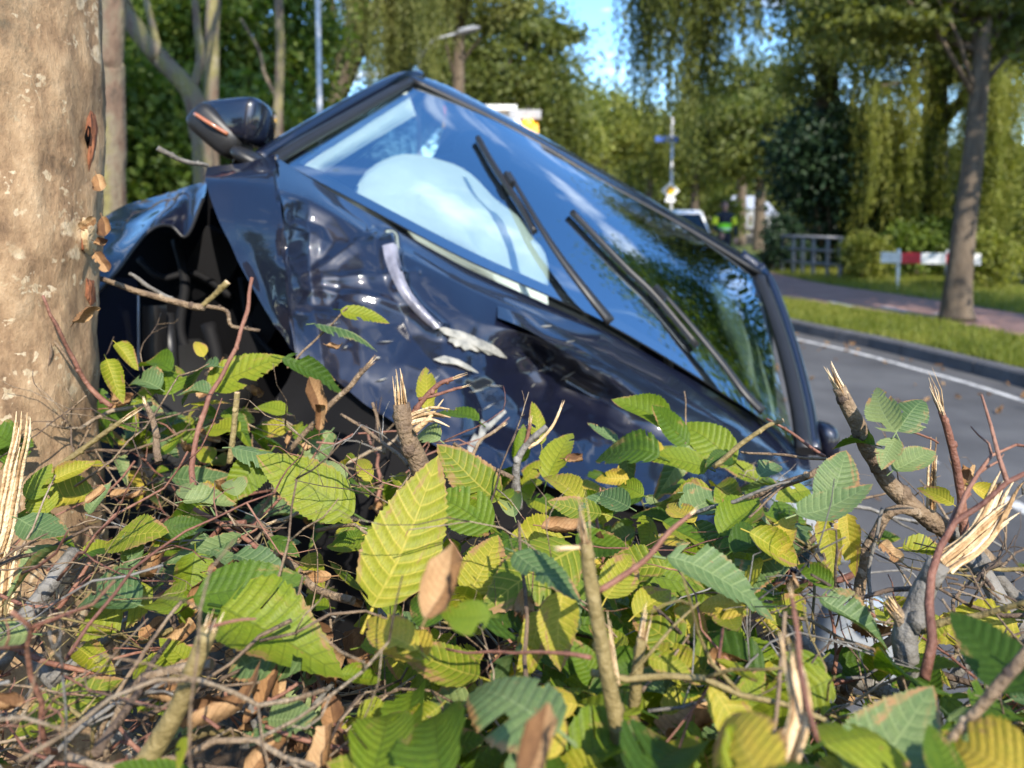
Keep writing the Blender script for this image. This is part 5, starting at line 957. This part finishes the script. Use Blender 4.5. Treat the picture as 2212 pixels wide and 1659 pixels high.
# branches
twig_mats = {'t': 'twig', 'r': 'redtwig', 'g': 'greytwig', 'o': 'olivetwig', 'w': 'wood'}
def wobble(pts, amp, k=4):
    p = cr_interp(pts, k); o = V(rng.normal(0, 9, 3))
    return [q + V((noise.noise(q * 38 + o), noise.noise(q * 38 + o + V((9, 0, 0))), noise.noise(q * 38 + o + V((0, 9, 0))))) * amp for q in p]
def splinter(parent, c, dirv, r_, L_, n=11):
    dirv = V(dirv).normalized(); a = dirv.cross(V((.3, 1, .2))).normalized(); b = dirv.cross(a); mb = MB()
    for i in range(n):
        t = rng.uniform(0, 2*math.pi); q = r_ * math.sqrt(rng.uniform(0, 1)) * .8; s_ = V(c) + (a * math.cos(t) + b * math.sin(t)) * q - dirv * r_ * 1.2; l_ = L_ * rng.uniform(.35, 1.0)
        e = s_ + dirv * (l_ + r_ * 1.2) + (a * math.cos(t) + b * math.sin(t)) * rng.uniform(-.15, .35) * r_ + (a * rng.normal() + b * rng.normal()) * l_ * .05
        m_ = (s_ + e) / 2 + (a * rng.normal() + b * rng.normal()) * l_ * .03; w_ = r_ * rng.uniform(.22, .5); mb.tube([s_, m_, e], [w_, w_ * .7, w_ * .12], 5, flat=.55)
    return build('splinter', mb, M['wood'], parent)
def branch(pts, w0, w1, mk='t', spl=None, amp=.0025, n=8, buds=True, tip=False):
    """pts: (px, py, depth); widths in px at that depth"""
    p = wobble([P(*q) for q in pts], amp, 5); ds = [depth(q) for q in p]; m_ = len(p)
    rad = [max(.0006, (w0 + (w1 - w0) * i / (m_-1)) * ds[i] / F / 2 * (1 + .12 * noise.noise(p[i] * 60))) for i in range(m_)]
    mb = MB(); mb.tube(p, rad, n)
    if buds and mk != 'w':
        for i in range(3, m_ - 1, 5): mb.ball(p[i] + V(rng.normal(0, .3, 3)) * rad[i], rad[i]*1.05, rad[i]*1.05, rad[i]*1.2, n=6, m=4)
    o = build('branch', mb, M[twig_mats[mk]], hedge)
    if spl: splinter(o, p[-1], p[-1] - p[-3], rad[-1], spl * ds[-1] / F)
    elif tip: mb = MB(); mb.tube([p[-1], p[-1] + (p[-1] - p[-2]).normalized() * .0012], rad[-1] * .97, n); build('cut_end', mb, M['wood'], o)
    return o
def strip(pts, w0, w1, nf=9, spread=1.0):
    """a torn strip of split wood: long fibres side by side"""
    base = wobble([P(*q) for q in pts], .001, 5); m_ = len(base); ds = [depth(q) for q in base]; mb = MB(); t_ = (base[-1] - base[0]).normalized(); a = t_.cross(CAM - base[0]).normalized(); b = t_.cross(a)
    for k in range(nf):
        u = (k / (nf - 1) - .5) if nf > 1 else 0; vb = rng.normal(0, .10); i0 = 0 if rng.random() < .75 else int(rng.integers(0, m_ // 3)); i1 = int(m_ * rng.uniform(.62, 1.0)) if k % 3 else m_; i1 = max(i1, i0 + 3)
        q = []; rr_ = []
        for i in range(i0, i1):
            w_ = (w0 + (w1 - w0) * i / (m_-1)) * ds[i] / F; f_ = i / (m_-1); q.append(base[i] + a * w_ * (u * (1 + .35 * spread * f_ * f_) + .06 * noise.noise(V((k * 3.1, f_ * 4, 0)))) + b * w_ * (vb + .08 * noise.noise(V((k * 1.7, f_ * 5, 4))) + .18 * math.cos(u * 3)))
            rr_.append(w_ / nf * (1.15 if i < i1 - 3 else .28 * (i1 - i)))
        mb.tube(q, rr_, 5, flat=.8)
    return build('branch', mb, M['wood'], hedge)
D = .80
branch([(935,1060,.82), (905,1000,.81), (880,940,.80), (866,872,.80)], 46, 38, 't', 78, .001, 12)
branch([(885,905,.80), (912,868,.80), (945,830,.80), (980,818,.80)], 14, 9, 'r', 34); branch([(905,862,.80), (960,845,.80), (1000,835,.8)], 8, 6, 'r', 22)
strip([(880,908,.80), (930,895,.79), (972,905,.78)], 22, 32, 8); branch([(895,930,.79), (925,905,.79), (958,862,.8)], 16, 2, 'w', None, .001)
branch([(2130,1215,.74), (2070,1160,.73), (1990,1110,.72), (1920,1045,.72), (1880,980,.72), (1845,905,.72), (1812,838,.72)], 44, 30, 't', 62, .0015, 12)
branch([(2085,1190,.70), (2080,1110,.70), (2065,1010,.70), (2050,940,.70), (2034,888,.70)], 20, 15, 'r', 105, .001)
branch([(2025,960,.7), (1985,940,.69), (1940,928,.68)], 5, 5, 'r'); branch([(2090,1180,.72), (2072,1080,.72), (2060,1010,.72)], 10, 9, 't', 30); strip([(2010,1130,.74), (2012,1040,.74), (2018,945,.74)], 15, 12, 5, .3)
branch([(2030,1640,.56), (1995,1540,.56), (1965,1450,.55), (1955,1370,.55), (1985,1300,.55), (2028,1215,.55)], 56, 46, 'g', None, .001, 12)
branch([(1958,1380,.55), (1945,1340,.55), (1930,1315,.55)], 34, 30, 't', 40, .001); strip([(2026,1228,.55), (2080,1190,.56), (2130,1140,.57), (2160,1080,.58), (2186,1034,.58)], 42, 34, 11, 1.2)
strip([(2040,1222,.55), (2100,1172,.56), (2150,1128,.57), (2190,1095,.57)], 30, 24, 8, 1.0)
branch([(1345,1640,.43), (1315,1480,.43), (1290,1340,.43), (1272,1240,.43), (1264,1170,.43)], 36, 28, 'o', 120, .001, 12)
branch([(1296,1275,.43), (1370,1225,.44), (1440,1160,.45), (1490,1110,.46)], 14, 9, 'r', 34); branch([(1275,1420,.43), (1180,1412,.44), (1080,1410,.46), (960,1400,.48)], 10, 5, 'r'); branch([(1268,1180,.43), (1215,1190,.43)], 10, 12, 'w', 16); strip([(1330,1480,.44), (1320,1420,.44), (1308,1320,.44)], 16, 12, 5, .3)
branch([(1365,1660,.46), (1368,1560,.46), (1375,1450,.46), (1388,1380,.46)], 28, 24, 'o', 85, .001, 10); branch([(1385,1490,.46), (1440,1440,.5), (1490,1370,.53)], 8, 5, 't')
branch([(290,1680,.43), (380,1540,.43), (420,1440,.43), (452,1360,.43)], 46, 36, 'o', 42, .001, 12); branch([(455,1350,.43), (510,1342,.43), (550,1335,.43)], 8, 5, 'r'); branch([(445,1400,.43), (430,1430,.43)], 10, 9, 't')
strip([(-20,1230,.70), (10,1130,.70), (28,1030,.70), (45,950,.70), (50,890,.70)], 40, 24, 9, .2); strip([(5,1330,.69), (8,1260,.69), (15,1190,.7)], 34, 40, 8, .2)
branch([(60,1070,.76), (130,1005,.77), (200,955,.78), (270,905,.79)], 14, 11, 'o', 55, .001)
branch([(495,1000,.88), (505,930,.88), (512,850,.88)], 13, 13, 'o', None, .001, tip=True); branch([(545,600,.98), (530,690,.96), (490,790,.93), (450,860,.9), (430,930,.88), (415,1000,.86), (420,1080,.82)], 8, 13, 'r')
branch([(345,1000,.85), (330,910,.87), (315,870,.87)], 16, 10, 't', 20)
branch([(1700,1650,.62), (1730,1560,.62), (1700,1440,.60)], 10, 8, 't'); branch([(1560,1250,.66), (1640,1300,.64), (1740,1395,.62), (1830,1455,.62), (1920,1500,.62), (1990,1530,.62)], 26, 34, 'g', None, .002, 10)
branch([(1250,1700,.72), (1265,1600,.72), (1230,1520,.74), (1160,1450,.78)], 110, 60, 'g', None, .006, 14); branch([(1330,1700,.74), (1290,1560,.76), (1250,1440,.80)], 70, 40, 'g', None, .006, 12)
branch([(20,1380,.66), (110,1470,.64), (200,1545,.62), (340,1665,.6)], 28, 36, 'g', None, .002, 10); branch([(-10,1440,.62), (60,1330,.64), (120,1250,.66), (160,1190,.68)], 44, 30, 'g', None, .002, 10); branch([(110,1470,.62), (220,1390,.64), (330,1290,.66)], 30, 16, 'g', None, .002, 10)
branch([(-10,1395,.6), (80,1420,.6), (170,1445,.61), (240,1450,.61)], 14, 9, 'r'); branch([(0,1285,.64), (70,1310,.64), (150,1290,.64), (215,1230,.66)], 8, 6, 'r'); branch([(40,1400,.64), (130,1310,.66), (210,1200,.68)], 12, 8, 'r')
branch([(200,1640,.5), (230,1560,.5), (250,1500,.5), (330,1380,.52), (390,1300,.54)], 12, 8, 't'); branch([(585,1680,.5), (560,1580,.5), (530,1490,.5)], 26, 20, 'g', None, .001, tip=True); branch([(545,1530,.5), (600,1505,.5), (640,1480,.5)], 10, 7, 'r')
branch([(700,1400,.66), (690,1480,.64), (660,1560,.62)], 16, 18, 'g'); branch([(560,1130,.74), (640,1230,.7), (700,1280,.68), (760,1300,.66)], 14, 18, 't'); branch([(420,1100,.76), (520,1160,.73), (620,1240,.7)], 9, 11, 'r'); branch([(690,1050,.80), (640,1110,.77), (590,1130,.75)], 9, 7, 't', 18)
branch([(215,600,1.05), (290,628,1.07), (380,652,1.08), (440,664,1.08)], 11, 16, 't'); branch([(430,668,1.08), (460,640,1.08), (492,612,1.08)], 10, 14, 'o', None, .002, tip=True); branch([(280,590,1.1), (330,625,1.1), (400,660,1.1)], 9, 9, 'g'); branch([(445,662,1.08), (490,670,1.1), (500,705,1.1), (560,712,1.12)], 9, 7, 't')
branch([(620,795,1.0), (680,735,1.02), (735,680,1.02), (752,665,1.02)], 5, 4, 't'); branch([(340,322,1.3), (390,345,1.32), (448,358,1.36)], 12, 9, 'g', None, .003); branch([(70,860,.9), (110,760,.92), (80,700,.92), (150,780,.93), (200,850,.93)], 6, 7, 't'); branch([(90,640,.88), (140,740,.9), (190,830,.92), (240,880,.92)], 6, 12, 'r')
branch([(1595,1085,.74), (1680,1050,.72), (1770,1018,.70), (1812,995,.70)], 14, 18, 't', None, .002); branch([(1540,1010,.8), (1600,960,.8), (1660,918,.8), (1690,908,.8)], 12, 9, 'o', None, .002, tip=True); branch([(1655,905,.82), (1720,945,.8), (1780,985,.78)], 6, 8, 'r'); branch([(1600,975,.8), (1700,985,.78), (1790,990,.76)], 5, 7, 't')
branch([(1620,1120,.66), (1700,1040,.70), (1640,1080,.7)], 5, 5, 't'); branch([(1910,1520,.64), (1890,1380,.64), (1880,1260,.66), (1890,1180,.67), (1910,1100,.68)], 10, 7, 'g'); branch([(1850,1300,.7), (1870,1200,.7), (1900,1130,.7), (1940,1100,.7), (2010,1120,.72)], 26, 20, 't', None, .004)
branch([(2230,1330,.7), (2120,1210,.72), (2060,1150,.72), (1990,1110,.73)], 30, 26, 'g', None, .003); branch([(2240,1420,.64), (2150,1280,.66), (2090,1190,.68)], 44, 34, 'g', None, .003, 10); branch([(2260,1230,.7), (2170,1230,.7), (2060,1230,.7)], 10, 8, 'o'); branch([(2050,1480,.72), (2110,1400,.72), (2200,1280,.74)], 22, 16, 'g')
branch([(1800,1540,.66), (1850,1450,.66), (1900,1400,.67), (2010,1330,.7)], 22, 14, 't'); branch([(2240,1290,.5), (2130,1330,.52), (2060,1340,.53), (1990,1360,.54)], 12, 16, 'o'); branch([(2230,1400,.38), (2140,1500,.38), (2050,1600,.38), (1990,1690,.38)], 26, 16, 't', None, .001)
strip([(1700,1650,.34), (1728,1540,.35), (1716,1430,.36), (1706,1370,.36)], 40, 36, 9, .5); branch([(1760,1600,.34), (1735,1480,.35), (1722,1370,.36), (1715,1290,.37)], 12, 10, 'r', 40); branch([(1660,1660,.4), (1680,1520,.42), (1690,1390,.44), (1695,1320,.45)], 9, 10, 't', None)
branch([(1120,1100,.84), (1115,1030,.84), (1130,970,.84), (1180,920,.84)], 22, 12, 'g', None, .002); branch([(1130,975,.84), (1140,940,.84), (1142,915,.84)], 9, 8, 'r', 22); branch([(1140,970,.84), (1185,930,.85), (1212,880,.86)], 9, 5, 'w', 20); branch([(735,895,.92), (800,935,.9), (860,985,.87), (900,1020,.85)], 6, 11, 't'); branch([(980,960,.86), (1050,1005,.84), (1110,1035,.83)], 8, 10, 't', None)
branch([(620,980,.98), (700,890,.98), (760,830,.98), (800,785,.98)], 12, 11, 't', 26); branch([(830,980,.9), (815,910,.92), (805,870,.92)], 9, 6, 't'); branch([(1480,960,.9), (1482,900,.92), (1478,845,.93)], 4, 3, 't'); branch([(1010,1000,.86), (1040,950,.88), (1085,920,.9)], 8, 7, 't', 20)
nbr = len([o for o in hedge.children if o.name.startswith('branch')])
# fill: twigs and leaves through the hedge's volume
def htop(px): return np.interp(px, [-700, 0, 200, 400, 600, 700, 850, 1000, 1250, 1330, 1460, 1600, 1700, 1800, 2212, 3000], [880, 880, 830, 800, 830, 920, 985, 985, 965, 950, 930, 965, 1010, 1060, 1130, 1150])
twl = []; LT = V((-.48, -.75, .62))
def dens(px, py):
    if px < 0: return .4
    if px < 330: return (.85 if py < 1010 else .20) if py < 1280 else .06
    if px < 600: return (.95 if py < 1050 else .60) if py < 1330 else .18
    if px < 760: return .75 if py < 1330 else .30
    if px < 1720: return .95
    if py > 1530: return .8
    return .16 if py < 1480 else .3
def hz(px): return 1.185
cand = []
while len(cand) < 830:
    px = rng.uniform(-500, 2700); py = rng.uniform(790, 1760)
    if py < htop(px) + 25 or rng.random() > dens(px, py): continue
    layer = rng.random(); z = 1.19 - .01 + .02 * rng.normal() - (.0 if layer < .45 else rng.uniform(.03, .22))
    p = onz(px, py, z); dp = depth(p)
    if dp > 1.2: p = P(px, py, rng.uniform(.95, 1.15)); dp = depth(p)
    if dp < .36: continue
    cand.append((dp, px, py, p, layer))
cand.sort(key=lambda q: q[0] + (0 if q[4] < .45 and -60 < q[1] < 2270 and q[2] < 1700 else 9))      # the largest in view first
for dp, px, py, p, layer in cand:
    a = rng.uniform(0, 2*math.pi); dv_ = V((math.cos(a), math.sin(a) * .7, rng.normal(-.12, .32))).normalized(); L_ = .058 * rng.uniform(.55, 1.3)
    B = p - dv_ * L_ / 2; T = p + dv_ * L_ / 2; nm_ = normal_for(p, .75, .6, .38)
    u = rng.random(); dryp = .16 if px < 760 else .06
    if px < 760 and py > 1330: dryp = .45
    kd = 'd' if u < dryp else ('y' if u < dryp + (.30 if px > 700 else .14) else ('b' if u < dryp + .30 + .15 else 'g'))
    m4 = leaf_mat4(B, T, nm_, rng.uniform(.85, 1.15)); var = int(rng.integers(0, 9)); m_ok = nparts < 296 and layer < .45 and -60 < px < 2270 and py < 1700
    if m_ok: put_leaf(m4, kd, var); nparts += 1
    else: stuff_leaf(m4, kd, var)
# deep leaves, low in the hedge
for k in range(420):
    px = rng.uniform(-500, 2700); py = rng.uniform(1000, 1900); z = rng.uniform(.25, .98); p = onz(px, py, z)
    if depth(p) > 1.25 or depth(p) < .4 or rng.random() > dens(px, py) * .8 + .1: continue
    a = rng.uniform(0, 2*math.pi); dv_ = V((math.cos(a), math.sin(a), rng.normal(-.3, .4))).normalized(); L_ = .07 * rng.uniform(.6, 1.2); kd = 'd' if rng.random() < .4 else ('g' if rng.random() < .7 else 'y')
    stuff_leaf(leaf_mat4(p, p + dv_ * L_, normal_for(p, .5, .6, .6)), kd, int(rng.integers(0, 9)))
nm = {'g': 'green_foliage', 'y': 'lime_foliage', 'b': 'bluish_foliage', 'd': 'dry_foliage'}
for kd, lst in stuffL.items():
    if not lst: continue
    o_ = 0; vs_, fs_, us_ = [], [], []
    for v, f, u in lst: vs_.append(v); fs_.append(f + o_); us_.append(u); o_ += len(v)
    hb = np.array(MW[hedge].translation); tag(link(nm[kd], fast_mesh(nm[kd], np.concatenate(vs_) - hb, np.concatenate(fs_), 4, np.concatenate(us_), True), M['leaf_' + kd], hedge), kind='stuff')
tm = {k: MB() for k in 'trgo'}
def rtwig(p, dv_, L_, r_, mk, lvl=0):
    dv_ = V(dv_).normalized(); n_ = max(3, int(L_ / .022)); pts = [V(p)]; d_ = dv_
    for i in range(n_):
        d_ = (d_ + V(rng.normal(0, .26, 3))).normalized(); pts.append(pts[-1] + d_ * L_ / n_)
        if lvl < 2 and rng.random() < .33: rtwig(pts[-1], (d_ + V(rng.normal(0, .7, 3))).normalized(), L_ * rng.uniform(.25, .5), r_ * .6, mk, lvl + 1)
    tm[mk].tube(pts, list(np.linspace(r_, r_ * .5, n_ + 1)), 5 if lvl else 6)
cnt = 0
while cnt < 520:
    px = rng.uniform(-500, 2700); py = rng.uniform(840, 1800)
    if py < htop(px) + 45: continue
    z = 1.18 - abs(rng.normal(0, .10)) - .015 if rng.random() < .75 else 1.205 + .012 * rng.normal(); p = onz(px, py, z)
    if depth(p) > 1.2: p = P(px, py, rng.uniform(.92, 1.15))
    if depth(p) < .42 or (700 < px < 1700 and rng.random() < .5): continue
    a = rng.uniform(0, 2*math.pi); dv_ = V((math.cos(a), math.sin(a) * .6, rng.normal(.05, .28))); rtwig(p, dv_, rng.uniform(.06, .22), rng.choice([.0008, .0011, .0015, .0022, .0034], p=[.18, .27, .27, .18, .10]), rng.choice(list('trgo'), p=[.48, .18, .20, .14])); cnt += 1
for k in range(190):          # upright stems and thick wood inside the hedge
    px = rng.uniform(-500, 2700); py = rng.uniform(1150, 1900); p = onz(px, py, rng.uniform(.3, .9))
    if depth(p) > 1.2 or depth(p) < .5: continue
    rtwig(V((p.x + rng.normal(0, .05), p.y + rng.normal(0, .05), max(0, p.z - .3))), (rng.normal(0, .45), rng.normal(0, .3), 1), rng.uniform(.25, .55), rng.uniform(.002, .008), rng.choice(list('tg')), 1)
for k, mb in tm.items(): tag(build({'t': 'brown_twigs', 'r': 'red_twigs', 'g': 'grey_twigs', 'o': 'olive_twigs'}[k], mb, M[twig_mats[k]], hedge), kind='stuff')
r = np.random.default_rng(22); o_ = 0; vs_, fs_, us_ = [], [], []
for k in range(160):
    y_ = r.uniform(2, 13); x_ = np.interp(y_, [p[1] for p in KERB], [p[0] for p in KERB]) - (abs(r.normal(0, .5)) if k % 2 else r.uniform(.2, 5)) - .02; p = V((x_, y_, .008)); v, f, u = LG['d'][k % 7]; a = r.uniform(0, 6.28)
    A = np.array(leaf_mat4(p, p + V((math.cos(a), math.sin(a), 0)) * r.uniform(.05, .10), V((r.normal(0,.3), r.normal(0,.3), 1)))); vs_.append(v @ A[:3,:3].T + A[:3,3]); fs_.append(f + o_); us_.append(u); o_ += len(v)
tag(link('fallen_leaves', fast_mesh('fallen_leaves', np.concatenate(vs_), np.concatenate(fs_), 4, np.concatenate(us_)), M['leaf_d']), kind='stuff')
# litter on the ground under the hedge
r = np.random.default_rng(21); o_ = 0; vs_, fs_, us_ = [], [], []
for k in range(700):
    p = V((r.uniform(-2.2, 1.5), r.uniform(.2, 2.0), r.uniform(0, .03) - .01)); v, f, u = LG['d'][k % 7]; a = r.uniform(0, 6.28)
    A = np.array(leaf_mat4(p, p + V((math.cos(a), math.sin(a), 0)) * r.uniform(.05, .09), V((r.normal(0,.4), r.normal(0,.4), 1)))); vs_.append(v @ A[:3,:3].T + A[:3,3]); fs_.append(f + o_); us_.append(u); o_ += len(v)
tag(link('leaf_litter', fast_mesh('leaf_litter', np.concatenate(vs_), np.concatenate(fs_), 4, np.concatenate(us_)), M['leaf_d']), kind='stuff')
print('leaf parts', nparts, 'branches', nbr)
